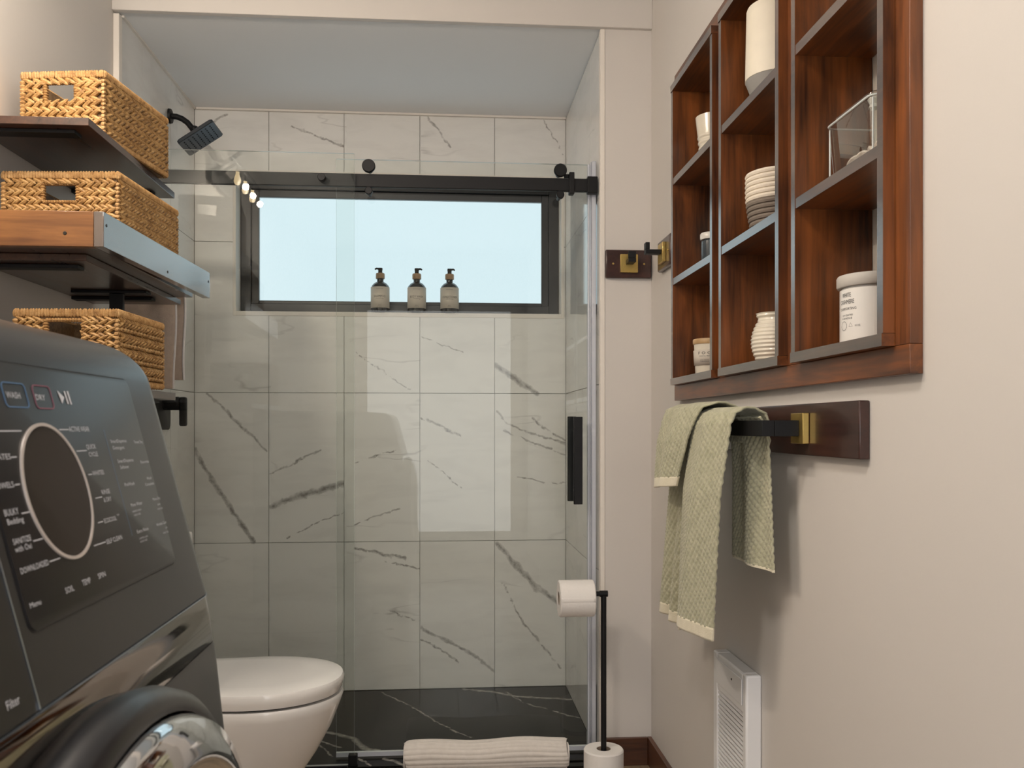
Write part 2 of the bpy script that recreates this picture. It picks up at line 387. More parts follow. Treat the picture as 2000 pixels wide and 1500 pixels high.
struct('trim_4', B(-1.0, -.992, 2.79, 3.57, 2.354, 2.3615), M_trimw)
# baseboards
struct('baseboard_stub', B(.500, XR-.014, YB-.014, YB, 0, .088), M_base, bevel=.002)
struct('baseboard_right', B(XR-.014, XR, YF, YB, 0, .088), M_basey, bevel=.002)
# shower floor
sf = struct('shower_floor', B(-1.0, .502, 2.775, 3.58, -.02, FZ), M_black_marble)
struct('threshold', B(-1.0, .5, YB-.02, 2.775, -.02, .006), M_black_marble, bevel=.001)

# window rectangle in back wall
WX0, WX1, WZ0, WZ1 = -.8485, .4945, 1.5315, 2.118
# tiled back wall
wb = struct('wall_back', MB().box(-1.1, WX0, 3.59, 3.70, -.02, 2.45).box(WX1, .66, 3.59, 3.70, -.02, 2.45).box(WX0, WX1, 3.59, 3.70, -.02, WZ0).box(WX0, WX1, 3.59, 3.70, WZ1, 2.45), M_grout)
def rect_minus(r, h):
    x0, x1, z0, z1 = r; a0, a1, b0, b1 = h
    if a0 >= x1 or a1 <= x0 or b0 >= z1 or b1 <= z0: return [r]
    out = []
    if z0 < b0: out.append((x0, x1, z0, b0))
    if z1 > b1: out.append((x0, x1, b1, z1))
    m0, m1 = max(z0, b0), min(z1, b1)
    if x0 < a0: out.append((x0, a0, m0, m1))
    if x1 > a1: out.append((a1, x1, m0, m1))
    return out
txs = [-1.0, -.707, -.4067, -.1003, .2061, .5016]; tzs = [.0105, .6149, 1.2204, 1.8275, 2.360]
g = .0011
for i in range(5):
    for j in range(4):
        rs = rect_minus((txs[i]+g, txs[i+1]-g, tzs[j]+g, tzs[j+1]-g), (WX0, WX1, WZ0, WZ1))
        if not rs: continue
        m_ = MB()
        for x0, x1, z0, z1 in rs: m_.box(x0, x1, 3.58, 3.59, z0, z1)
        obj('tile', m_, tile_marble(txs[i], txs[i+1], tzs[j], tzs[j+1]), wb)
# side shower walls with tiles
for sx, nm in ((-1, 'wall_shower_left'), (1, 'wall_shower_right')):
    if sx < 0: base = B(-1.011, -1.006, 2.78, 3.59, 0, 2.3615)
    else: base = B(.508, .66, 2.902, 3.59, 0, 2.3615)
    if sx > 0: base.box(.508, .512, 2.78, 2.902, 0, 2.355)
    ws = struct(nm, base, M_grout)
    tys = [2.782, 2.975, 3.2765, 3.578]
    for i in range(3):
        for j in range(4):
            x0, x1 = (-1.006, -1.0) if sx < 0 else (.5016, .508)
            obj('tile', B(x0, x1, tys[i]+g, tys[i+1]-g, tzs[j]+g, tzs[j+1]-g), M_marble_s, ws)
# window
win = thing('window_1', 'black framed frosted window high in the marble shower wall', 'window', ((WX0+WX1)/2, 3.66, WZ0))
del win['category']; win['kind'] = 'structure'
def ring(mb, x0, x1, z0, z1, t, y0, y1, tb=None):
    tb = tb or t
    mb.box(x0, x0+t, y0, y1, z0, z1); mb.box(x1-t, x1, y0, y1, z0, z1); mb.box(x0+t, x1-t, y0, y1, z0, z0+tb); mb.box(x0+t, x1-t, y0, y1, z1-t, z1); return mb
def ring_xy(mb, x0, x1, y0, y1, t, z0, z1):
    mb.box(x0, x0+t, y0, y1, z0, z1); mb.box(x1-t, x1, y0, y1, z0, z1); mb.box(x0+t, x1-t, y0, y0+t, z0, z1); mb.box(x0+t, x1-t, y1-t, y1, z0, z1); return mb
obj('window_trim', ring(MB(), WX0, WX1, WZ0, WZ1, .012, 3.5775, 3.70, .018), M_trimw, win, bevel=.001)
ix0, ix1, iz0, iz1 = WX0+.0125, WX1-.0125, WZ0+.0185, WZ1-.0125
obj('window_frame', ring(MB(), ix0, ix1, iz0, iz1, .042, 3.655, 3.70), M_blackg, win, bevel=.002)
obj('window_sash', ring(MB(), ix0+.042, ix1-.042, iz0+.042, iz1-.042, .030, 3.668, 3.70, .014), M_blackg, win, bevel=.002)
obj('pane', B(ix0+.05, ix1-.05, 3.685, 3.69, iz0+.05, iz1-.05), M_pane, win)

# ------------------------------------------------------------------ ceiling light and wall lamp (behind / above the view)
t = thing('ceiling_light', 'square flush ceiling light above the camera side of the room', 'light', (-.35, .72, 2.45))
obj('light_frame', ring_xy(MB(), -.50, -.20, .60, .84, .018, 2.438, ZC), M_black, t)
obj('shade', B(-.482, -.218, .618, .822, 2.450, ZC), M_lamp, t)
# door-shaped glowing panel added behind the camera as fill light
t = thing('fill_door_1', 'added glowing fill panel shaped as a glazed door behind the camera', 'door', (0, YF, .0)); del t['category']; t['kind'] = 'structure'
obj('fill_door_frame', ring(MB(), -.70, .62, .0, 2.10, .09, YF, YF+.03, .25), M_trimw, t, bevel=.002)
obj('pane', B(-.61, .53, YF+.004, YF+.01, .25, 2.01), M_fill_pane, t)
t = thing('wall_lamp', 'black wall lamp with three warm filament bulbs above the washer, seen mirrored in the glass', 'lamp', (XL, 1.49, 2.16))
obj('back_plate', B(XL, XL+.02, 1.22, 1.76, 2.14, 2.24), M_black, t, bevel=.003)
obj('lamp_bar', MB().tube([(XL+.10, 1.2, 2.25), (XL+.10, 1.78, 2.25)], .012), M_black, t)
for y in (1.34, 1.49, 1.64):
    obj('lamp_arm', MB().tube([(XL+.01, y, 2.19), (XL+.10, y, 2.25), (XL+.10, y, 2.20)], .008), M_black, t)
    l = bpy.data.lights.new('bulb_light', 'POINT'); l.energy = 4.4; l.color = (1, .87, .72); l.shadow_soft_size = .014
    lo = bpy.data.objects.new('bulb_light', l); C.objects.link(lo); lo.location = (.135, y-1.49, -.045+.06-.03); lo.parent = t
    obj('bulb', MB().lathe([(0, -.040), (.010, -.036), (.016, -.022), (.014, -.008), (.008, .008), (.008, .02)], (XL+.10, y, 2.19)), M_bulb, t)

# ------------------------------------------------------------------ recessed shelf unit
cx, fx = .626, .6437
t = thing('shelf_unit', 'dark reddish-brown recessed wooden cubby unit with three columns on the right wall', 'shelf', (cx, 1.78, 1.155))
for (y0, y1, z0, z1, a) in ((1.161, 2.40, 1.155, 1.1965, 1), (1.161, 2.40, 2.0245, 2.066, 1)): obj('frame_rail', B(fx, XR, y0, y1, z0, z1), M_cab[a], t, bevel=.001)
for (y0, y1) in ((1.161, 1.2010), (2.3705, 2.40), (1.5335, 1.5925), (1.9515, 1.9995)): obj('frame_stile', B(fx, XR, y0, y1, 1.1968, 2.0242), M_cab[2], t, bevel=.001)
T_ = .017
zs = [1.197, 1.472, 1.747, 2.006]
cols = [(2.0, 2.37), (1.593, 1.951), (1.2015, 1.533)]
def EB(*a):
    q = B(*a); q.mi[5] = 1; return q
for ci, (y0, y1) in enumerate(cols):
    f0 = cx-.002*ci*0
    for k, yy in enumerate((y0, y1-T_)): obj('side_panel', EB(f0, .7695, yy, yy+T_, 1.197+.0185, 2.0055), [M_cab[2], M_cabedge], t)
    obj('bottom_board', EB(f0-.002, .7695, y0, y1, 1.197, 1.215), [M_cab[1], M_cabedge], t)
    obj('top_board', EB(f0-.002, .7695, y0, y1, 2.006, 2.024), [M_cab[1], M_cabedge], t)
    for z in zs[1:3]: obj('shelf_board', EB(f0+.001, .7695, y0+T_, y1-T_, z, z+.018), [M_cab[1], M_cabedge], t)
SH = [1.215, 1.490, 1.765]
# things on the cubby shelves
def vessel(name, label, cat, prof, c, m, n=40, **k):
    o = obj(name, MB().lathe(prof, c, n=n), m, **k); tag(o, label, cat); return o
def ribbed(r_of, h, nr, amp, n=80):
    return [(r_of(i/n)+amp*math.sin(2*PI*nr*i/n), h*i/n) for i in range(n+1)]
# ribbed cup upper left
pr = [(0, 0), (.030, 0)]+[(.034+.014*i/80+(.0012*math.sin(2*PI*9*i/80) if i < 50 else 0), .128*i/80) for i in range(81)]+[(.0455, .128), (.040, .06), (.03, .008), (0, .008)]
vessel('planter', 'small cream ribbed flared cup in the top left cubby', 'planter', pr, (.706, 2.238, SH[2]+.0005), M_cream)
# dark jar mid left
j = thing('jar', 'small dark glass jar with a pale lid in the middle left cubby', 'jar', (.700, 2.243, SH[1]+.0005))
obj('jar_body', MB().lathe([(0, 0), (.024, 0), (.026, .003), (.026, .078), (.022, .083), (0, .083)], (.700, 2.243, SH[1]+.0005)), simple('blue_grey_glass', (.06, .075, .09), .1, 0, .5, bumps=0), j)
obj('lid', MB().lathe([(.0, .083), (.028, .083), (.029, .088), (.029, .097), (.027, .1), (0, .1)], (.700, 2.243, SH[1]+.0005)), M_white, j)
# fog candle
j = thing('candle_jar', 'small cream candle tin with a wooden lid and lettered label in the bottom left cubby', 'candle', (.700, 2.258, SH[0]+.0005))
cc = (.700, 2.258, SH[0]+.0005)
obj('jar_body', MB().lathe([(0, 0), (.036, 0), (.037, .003), (.041, .084), (0, .084)], cc), M_cream, j)
obj('lid', MB().lathe([(0, .084), (.0425, .084), (.0435, .087), (.0435, .095), (.042, .098), (0, .098)], cc), M_lidwood, j)
def arc_label(c, r0, r1, z0, z1, a0, a1, n=24):
    c = Vector(c)
    return MB().grid(lambda u, v: c+Vector((math.cos(a0+(a1-a0)*u)*(r0+(r1-r0)*v), math.sin(a0+(a1-a0)*u)*(r0+(r1-r0)*v), z0+(z1-z0)*v)), n, 1)
obj('paper_label', arc_label(cc, .0400, .0418, .028, .068, PI*.93, PI*1.7), M_label, j, solid=.0006)
# text helper: returns mesh builder of converted text laid on frame
def text_mb(s, size, fit=None, bold=0):
    cu = bpy.data.curves.new('t', 'FONT'); cu.body = s; cu.size = size; cu.resolution_u = 2; cu.offset = bold
    o = bpy.data.objects.new('t', cu); C.objects.link(o); dg = bpy.context.evaluated_depsgraph_get(); me = bpy.data.meshes.new_from_object(o.evaluated_get(dg))
    vs = [tuple(v.co) for v in me.vertices]; fs = [tuple(p.vertices) for p in me.polygons]
    bpy.data.objects.remove(o); bpy.data.curves.remove(cu); bpy.data.meshes.remove(me)
    if not vs: return vs, fs
    x0 = min(v[0] for v in vs); x1 = max(v[0] for v in vs); kx = fit/(x1-x0) if fit else 1
    return [((v[0]-x0)*kx, v[1], 0) for v in vs], fs
def cyl_text(s, size, c, rf, z, a_mid, fit):
    """text wrapped on a cylinder, reading direction = increasing angle"""
    vs, fs = text_mb(s, size, fit); out = []
    for x, y, _ in vs:
        zz = z+y; r = rf(zz); a = a_mid+(x-fit/2)/r; out.append((c[0]+math.cos(a)*r, c[1]+math.sin(a)*r, c[2]+zz))
    m_ = MB(); m_.add(out, fs); return m_
fog_r = lambda z: .0400+.0018*(z-.028)/.04+.0006
mb = MB()
for s_, z, w_, sz in (('F O G', .056, .034, .010), ('COASTAL MIST', .050, .03, .004), ('SOY WAX', .040, .024, .003), ('CANDLE', .036, .024, .004)):
    q = cyl_text(s_, sz, cc, fog_r, z, PI*1.30, w_); mb.add(q.v, q.f)
obj('lettering', mb, M_ink, j, kind='stuff')
# planter with grey base
cc = (.704, 1.80, SH[2]+.0005)
j = thing('planter', 'large cream cylindrical planter on a grey tapered base in the top middle cubby', 'planter', cc)
obj('planter_pot', MB().lathe([(0, .05), (.060, .05), (.0655, .052), (.0625, .20), (.0605, .205), (.055, .2), (.055, .06), (0, .06)], cc, n=48), simple('matte_cream', (.78, .72, .60), .5), j)
obj('planter_base', MB().lathe([(0, 0), (.040, 0), (.046, .002), (.0648, .0515), (0, .0515)], cc, n=48), M_greyb, j)
# rope bowl
cc = (.699, 1.785, SH[1]+.0005)
j = thing('rope_basket', 'coiled rope basket with cream top and grey bottom in the middle cubby', 'basket', cc)
for nm, k0, k1, m_ in (('grey_coil', 0, 6, M_ropeg), ('cream_coil', 6, 12, M_rope)):
    mb = MB()
    for k in range(k0, k1):
        rr = .050+.0105*math.sin(min(1, k/8)*PI/2); z = .0062+k*.0102
        pts = [(cc[0]+math.cos(a)*rr, cc[1]+math.sin(a)*rr, cc[2]+z) for a in [2*PI*q/48 for q in range(49)]]
        mb.tube(pts, .0056, 8)
    if k0 == 0: mb.lathe([(0, .001), (.05, .001), (.05, .008), (0, .008)], cc)
    obj(nm, mb, m_, j)
# cream jar
rf = lambda q: .034+.016*math.sin(PI*min(1, q*1.15))**.8*(1 if q < .87 else 1)+(.006*(q-.85)/.15 if q > .85 else 0)
pr = [(0, 0), (.03, 0)]+[(rf(i/90)+.0010*math.sin(2*PI*13*i/90), .108*i/90) for i in range(91)]+[(.035, .106), (.03, .05), (.03, .006), (0, .006)]
vessel('vase', 'cream ribbed bulging ceramic jar in the bottom middle cubby', 'vase', pr, (.704, 1.810, SH[0]+.0005), M_cream, 48)
# acrylic canister
j = thing('canister', 'clear square acrylic canister with cotton pads in the right middle cubby', 'canister', (.70, 1.40, SH[1]+.0005))
def rrect(x0, x1, y0, y1, r, n=6):
    pts = []
    for (cx_, cy_, a0) in ((x1-r, y1-r, 0), (x0+r, y1-r, PI/2), (x0+r, y0+r, PI), (x1-r, y0+r, 3*PI/2)):
        for k in range(n+1): a = a0+PI/2*k/n; pts.append((cx_+r*math.cos(a), cy_+r*math.sin(a)))
    return pts
def rr_shell(x0, x1, y0, y1, z0, z1, r, tap=0, th=.003):
    o_ = rrect(x0, x1, y0, y1, r); i_ = rrect(x0+th, x1-th, y0+th, y1-th, r-th*.6)
    ob = rrect(x0+tap, x1-tap, y0+tap, y1-tap, r); ib = rrect(x0+th+tap, x1-th-tap, y0+th+tap, y1-th-tap, r-th*.6)
    return MB().loft([[(x, y, z0) for x, y in ob], [(x, y, z1) for x, y in o_], [(x, y, z1) for x, y in i_], [(x, y, z0+th) for x, y in ib]])
ax0, ax1, ay0, ay1 = .662, .752, 1.305, 1.465
z0 = SH[1]+.0005
obj('canister_body', rr_shell(ax0, ax1, ay0, ay1, z0, z0+.105, .014, .006), M_acr, j)
obj('canister_rim', MB().loft([[(x, y, z) for x, y in rrect(ax0-d, ax1+d, ay0-d, ay1+d, .014)] for d, z in ((0, z0+.1055), (.002, z0+.108), (.002, z0+.112), (-.002, z0+.116))]), M_acr, j)
rim = rrect(ax0-.001, ax1+.001, ay0-.001, ay1+.001, .014); rim.append(rim[0])
obj('rim_bead', MB().tube([(x, y, z0+.108) for x, y in rim], .0018, 8), M_gedge, j)
for px_, py_ in ((ax0+.004, ay0+.004), (ax1-.004, ay0+.004), (ax0+.004, ay1-.004), (ax1-.004, ay1-.004)): obj('corner_edge', MB().tube([(px_, py_, z0+.004), (px_, py_, z0+.105)], .0016, 8), M_gedge, j)  # pale beads added to brighten the clear acrylic corners
obj('lid_knob', MB().lathe([(0, .116), (.010, .116), (.007, .122), (.011, .130), (.009, .133), (0, .134)], ((ax0+ax1)/2, 1.385, z0)), M_gedge, j)
for k, (yy, rot) in enumerate(((1.405, .3), (1.375, -.4), (1.345, .1), (1.43, .9))):
    o = obj('cotton_pad', MB().lathe([(0, -.003), (.022, -.003), (.024, 0), (.022, .003), (0, .003)], (.705, yy, z0+.030), (.8, math.sin(rot), .5)), M_wcloth)
    tag(o, ['white cotton pad leaning furthest forward in the acrylic canister', 'white cotton pad in the middle of the acrylic canister', 'white cotton pad nearest the camera in the acrylic canister', 'white cotton pad at the far end of the acrylic canister'][k], 'cotton pad', 'cotton pads in the acrylic canister')
# cashmere candle
cc = (.705, 1.385, SH[0]+.0005)
j = thing('candle_jar', 'large white lidded candle jar with black lettering in the bottom right cubby', 'candle', cc)
obj('jar_body', MB().lathe([(0, 0), (.050, 0), (.052, .002), (.052, .090), (.048, .095), (0, .095)], cc, n=64), M_white, j)
obj('lid', MB().lathe([(0, .0945), (.0555, .0945), (.057, .097), (.057, .111), (.055, .114), (0, .114)], cc, n=64), simple('putty_lid', (.50, .47, .43), .5), j)
mb = MB(); r_ = lambda z: .0524
def ct(s_, size, z, a0, fit):
    q = cyl_text(s_, size, cc, r_, z, a0+fit/2/.0524, fit); mb.add(q.v, q.f)
A0 = PI*.96
ct('WHITE', .010, .077, A0+.13, .021); ct('CASHMERE', .010, .066, A0+.02, .033); ct('COMFORTING', .0058, .056, A0+.02, .037)
ct('SOY CRAFTED', .0040, .046, A0+.15, .024); ct('CANDLE', .0040, .041, A0+.12, .024); ct('10 OZ', .0042, .028, A0+.68, .009)
for a_c, rad, seg in ((A0+.22, .0075, 20), (A0+.52, .0045, 3)):
    for k in range(seg):
        def P(a, rr): return (cc[0]+math.cos(a_c+rr*math.sin(a)/.0524)*.0525, cc[1]+math.sin(a_c+rr*math.sin(a)/.0524)*.0525, cc[2]+.0305+rr*math.cos(a))
        a, b2 = 2*PI*k/seg, 2*PI*(k+1)/seg
        mb.add([P(a, rad), P(b2, rad), P(b2, rad-.0006), P(a, rad-.0006)], [(0, 1, 2, 3)])
obj('lettering', mb, M_ink, j, kind='stuff')

# ------------------------------------------------------------------ hooks
def hook(name, label, c, nrm, tan):
    """c centre of the wooden board on its wall, nrm out of wall, tan along the wall"""
    n = Vector(nrm); u = Vector(tan); up = Vector((0, 0, 1)); c = Vector(c)
    t = thing(name, label, 'hook', c, 0, 'robe hooks in the corner')
    def ob(nm, a0, a1, b0, b1, d0, d1, m, bev):
        ps = [c+u*a+n*d+up*b_ for a in (a0, a1) for d in (d0, d1) for b_ in (b0, b1)]
        xs = [p.x for p in ps]; ys = [p.y for p in ps]; zs_ = [p.z for p in ps]
        return obj(nm, B(min(xs), max(xs), min(ys), max(ys), min(zs_), max(zs_)), m, t, bevel=bev)
    ob('mounting_board', -.074, .074, -.045, .045, .0003, .016, M_darkplate, .004)
    ob('brass_plate', -.028, .028, -.029, .029, .0163, .026, M_brass, .001)
    ob('hook_arm', -.012, .012, -.004, .009, .0263, .072, M_black, .001)
    ob('hook_tip', -.012, .012, .0093, .030, .060, .072, M_black, .001)
    for s_ in (-.050, .050):
        obj('screw', MB().lathe([(0, 0), (.0035, 0), (.003, .001), (0, .001)], c+u*s_+n*.0161, n, 12), M_brass, t)
hook('robe_hook', 'black and brass hook on a dark wooden board facing the camera beside the shower', (.586, YB, 1.602), (0, -1, 0), (1, 0, 0))
hook('robe_hook', 'black and brass hook on dark board on the right wall beside the cubby unit', (XR, 2.535, 1.596), (-1, 0, 0), (0, 1, 0))

# ------------------------------------------------------------------ towel bar
t = thing('towel_bar', 'square black towel bar with brass plates on a long dark wooden board', 'towel bar', (XR, 1.77, 1.03))
obj('mounting_board', B(.645, XR-.0003, 1.312, 2.23, 1.030, 1.1225), M_darkplate, t, bevel=.002)
for y in (1.525, 2.052):
    obj('brass_plate', B(.633, .6447, y-.027, y+.027, 1.051, 1.106), M_brass, t, bevel=.001)
    obj('post', B(.588, .6327, y-.012, y+.012, 1.064, 1.093), M_black, t, bevel=.001)
obj('bar', B(.5644, .5878, 1.513, 2.064, 1.064, 1.093), M_black, t, bevel=.001)
# towel over the bar
def lerp(a, b_, t_): return a+(b_-a)*t_
def path(pts, v):
    L = [0]
    for a, b_ in zip(pts[:-1], pts[1:]): L.append(L[-1]+math.dist(a, b_))
    s = v*L[-1]
    for i in range(len(pts)-1):
        if s <= L[i+1] or i == len(pts)-2:
            q = (s-L[i])/(L[i+1]-L[i]); return [lerp(a, b_, q) for a, b_ in zip(pts[i], pts[i+1])], s
def waffle(y, s, a=.0034):
    return a*abs(math.sin(PI*(y*.80-s*.60)/.0105))*(.35+.65*abs(math.sin(PI*(y*.6+s*.8)/.0120)))
tw = thing('towel', 'sage green waffle towel draped over the black towel bar', 'towel', (.57, 1.8, .62))
def drape(name, prof, ytop, ybot, fold, slope, hem=.026, nu=96, nv=230, sgn=-1, zc_=1.0):
    """prof list of (x,z), y range shrinks from top to bottom; slope = dz of the hem across"""
    tot = sum(math.dist(a, b_) for a, b_ in zip(prof[:-1], prof[1:]))
    def fn_raw(u, v, extra=0):
        (x, z), s = path(prof, v)
        q = max(0, (s-.12)/(tot-.12)) if tot > .12 else 0
        y = lerp(lerp(ytop[0], ytop[1], u), lerp(ybot[0], ybot[1], u), q)
        z += slope*(u-.5)*q
        w_ = waffle(y, s) if extra == 0 else extra
        return (x+sgn*(fold(u, q)+w_), y, z)
    vh = 1-hem/tot
    obj(name, MB().grid(lambda u, v: fn_raw(u, v*vh), nu, nv), M_sage, tw, solid=.004, ang=180)
    obj('hem', MB().grid(lambda u, v: fn_raw(u, vh-.003+v*(1-vh+.003), .0016), nu, 6), M_hem, tw, solid=.005, ang=180)
over = lambda x, ztop, xb: [(xb, 1.05), (xb, ztop-.03), (xb-.006, ztop-.012), ((x+xb)/2+.008, ztop-.001), ((x+xb)/2-.008, ztop), (x+.008, ztop-.010), (x, ztop-.03)]
drape('front_fold', over(.548, 1.108, .602)+[(.546, .95), (.548, .62)], (2.020, 1.79), (2.140, 1.948),
      lambda u, q: .010*math.sin(2*PI*u*2.2+.6)*(.3+.9*q), -.004)
drape('front_fold', over(.532, 1.118, .604)+[(.522, .95), (.528, .655)], (1.83, 1.592), (1.935, 1.685),
      lambda u, q: .030*math.sin(PI*min(1, max(0, u)))*(.6+.5*q)-.006+.003*math.sin(2*PI*u*2+q*2), .004)
drape('short_fold', over(.520, 1.132, .606)+[(.508, 1.05), (.504, .945)], (2.012, 1.73), (2.035, 1.86),
      lambda u, q: .012*math.sin(PI*u*1.0)*(.5+.8*q)+.004*math.sin(2*PI*u*1.8+1), .015, hem=.022, nv=150)
drape('back_fold', [(.590, 1.100), (.606, 1.08), (.610, .99), (.612, .81)], (1.79, 1.588), (1.80, 1.575),
      lambda u, q: .012*math.sin(PI*u)*1.0+.004*math.sin(2*PI*u*2), 0, hem=.004, nv=150)

# ------------------------------------------------------------------ wall heater
t = thing('wall_heater', 'white louvred wall heater low on the right wall', 'heater', (XR, 1.87, .10))
hx = .6288
hy0, hy1, hz0, hz1 = 1.777, 2.000, .16, .560
mb = MB()
mb.box(hx, XR-.0003, hy0, hy0+.022, hz0, hz1); mb.box(hx, XR-.0003, hy1-.030, hy1, hz0, hz1)
mb.box(hx, XR-.0003, hy0+.022, hy1-.030, .475, hz1); mb.box(hx, XR-.0003, hy0+.022, hy1-.030, hz0, hz0+.03)
obj('housing', mb, M_heater, t, bevel=.004)
obj('inner_screen', B(hx+.02, hx+.022, hy0+.0225, hy1-.0305, hz0+.031, .4745), M_gap, t)
k = 0; z = .468
while z > hz0+.035:
    o = obj('louvre', MB().prism([(hx+.002, hy0+.0225, z-.001), (hx+.006, hy0+.0225, z+.001), (hx+.006, hy0+.0225, z+.004), (hx+.002, hy0+.0225, z+.003)], (0, hy1-hy0-.053, 0)), M_heater, t); z -= .0104
obj('raised_panel', B(hx-.003, hx-.0003, hy0+.020, hy1-.020, .492, .548), M_heater, t, bevel=.003)
for y in (1.86,): obj('screw', MB().lathe([(0, 0), (.003, 0), (.002, .0012), (0, .0012)], (hx-.0031, y, .530), (-1, 0, 0), 10), M_screw, t)

# ------------------------------------------------------------------ toilet paper stand
sx, sy = .4795, 2.60
t = thing('paper_holder', 'freestanding matte black toilet paper stand by the shower door', 'paper holder', (sx, sy, 0))
obj('base_plate', MB().lathe([(0, 0), (.075, 0), (.075, .006), (.072, .008), (0, .008)], (sx, sy, 0)), M_black, t)
obj('pole', MB().lathe([(.0085, .008), (.0085, .572)], (sx, sy, 0), n=20), M_black, t)
obj('arm', MB().tube([(sx+.008, sy, .578), (.3455, sy, .578)], .0075, 16), M_black, t)
obj('arm_cap', MB().tube([(sx+.012, sy, .578), (sx-.012, sy, .578)], .0095, 20), M_black, t)
def roll_x(c, L, R, r):
    mb = MB(); c = Vector(c)
    rings = []
    n = 48
    def circ(rad, x): return [(x, c.y+math.cos(2*PI*k/n)*rad, c.z+math.sin(2*PI*k/n)*rad) for k in range(n)]
    return mb.loft([circ(r, c.x-L/2), circ(R-.003, c.x-L/2), circ(R, c.x-L/2+.003), circ(R, c.x+L/2-.003), circ(R-.003, c.x+L/2), circ(r, c.x+L/2), circ(r, c.x-L/2)], cap=False)
r1 = thing('toilet_paper', 'white toilet paper roll hanging on the arm of the black stand', 'toilet paper', (.395, sy, .523))
rc = (.3955, sy, .5655)
obj('paper_roll', roll_x(rc, .106, .055, .0215), M_pap, r1)
obj('core', roll_x(rc, .104, .0213, .0203), M_card, r1)
obj('loose_sheet', MB().grid(lambda u, v: (lerp(rc[0]-.052, rc[0]+.052, u), rc[1]-math.cos(lerp(-.2, .95, v)*1.0)*.0562 if v < 1 else rc[1], rc[2]-math.sin(lerp(-.2, .42, v))*.0562), 10, 16), M_pap, r1, solid=.0006)
r2 = thing('toilet_paper', 'spare toilet paper roll standing on the base of the black stand', 'toilet paper', (sx, sy, .008))
obj('paper_roll', MB().lathe([(.0215, .0), (.057, 0), (.060, .003), (.060, .098), (.057, .102), (.0215, .102), (.0215, 0)], (sx, sy, .0085), n=56), M_pap, r2)
obj('core', MB().lathe([(.0213, .001), (.0213, .101), (.0203, .101), (.0203, .001), (.0213, .001)], (sx, sy, .0085), n=32), M_card, r2)

# ------------------------------------------------------------------ rolled towel / bath mat
t = thing('rolled_bath_mat', 'white ribbed bath mat rolled up on the floor before the shower door', 'bath mat', (.13, 2.70, 0))
def rm(u, v):
    a = 2*PI*v; x = lerp(-.122, .386, u); rx, rz = .044, .045
    e = .5-abs(u-.5); taper = min(1, (e/.02))**.5 if e < .02 else 1
    rr = 1+.05*abs(math.sin(a*9))-.02 + .015*math.sin(u*9+a)
    y = 2.738+math.cos(a)*rx*rr*(.93+.07*taper); z = .0525+math.sin(a)*rz*rr*(.93+.07*taper)+.003*math.sin(u*11)*(1 if math.sin(a) > 0 else 0)
    return (x+.004*math.sin(a*2), y, max(.0065, z))
obj('rolled_mat', MB().grid(rm, 90, 216), M_wcloth, t, ang=180)
def spiral(x, s):
    pts = []
    mb = MB()
    def fn(u, v):
        a = lerp(0, 2*PI*3.2, u); r = lerp(.006, .0385, u); th = .004
        q = r+(-th if v > .5 else 0)
        return (x+s*.004*(1-abs(2*v-1)), 2.738+math.cos(a)*q*1.08, .0525+math.sin(a)*q)
    return mb.grid(fn, 120, 2)
for x, s in ((-.1215, -1), (.3855, 1)):
    obj('roll_end', MB().lathe([(0, 0), (.040, 0)], (x-s*.002, 2.738, .0525), (s, 0, 0), 40), M_wcloth, t)
    obj('spiral_edge', spiral(x, s), M_wcloth, t, solid=.003)
obj('loose_flap', MB().grid(lambda u, v: (lerp(-.128, .384, u), lerp(2.720, 2.690, v), .0090+.002*math.sin(u*14)*v*.6), 40, 4), M_wcloth, t, solid=.005)

# ------------------------------------------------------------------ shower screen, rail, door
GT = 1.948
t = thing('fixed_glass_panel', 'fixed clear glass shower panel on the left behind the toilet', 'glass panel', (-.64, 2.79, 0))
def pane(nm, x0, x1, y0, y1, z0, z1, par):
    mb = MB(); mb.box(x0, x1, y0, y1, z0, z1); mb.mi = [1]*6; mb.mi[2] = 0; mb.mi[4] = 0
    return obj(nm, mb, [M_glass, M_gedge], par, smooth=False)
pane('glass', -.992, -.2848, 2.785, 2.795, .012, GT, t)
obj('bottom_channel', B(-.992, -.305, 2.781, 2.799, .0065, .0118), M_alu, t)
obj('guide_block', B(-.303, -.275, 2.778, 2.802, .0100, .045), M_black, t, bevel=.002)
obj('rail_bolt', MB().lathe([(0, -.002), (.0125, -.002), (.0125, .010), (.011, .012), (0, .012)], (-.3857, 2.785, 1.8685), (0, -1, 0), 28), M_black, t)
t = thing('door_rail', 'long black square rail carrying the sliding shower door', 'rail', (-.25, 2.81, 1.85))
obj('rail_bar', B(-.995, .490, 2.802, 2.818, 1.847, 1.889), M_black, t, bevel=.002)
obj('rail_bracket', B(.463, .4965, 2.797, 2.823, 1.842, 1.896), M_black, t, bevel=.002)
obj('stopper', MB().box(.4035, .4205, 2.795, 2.825, 1.838, 1.908).box(.388, .4035, 2.806, 2.816, 1.892, 1.904), M_black, t, bevel=.002)
t = thing('sliding_door', 'clear glass sliding shower door with black rollers and handle', 'door', (.06, 2.85, .02))
pane('glass', -.3483, .470, 2.845, 2.855, .030, GT, t)
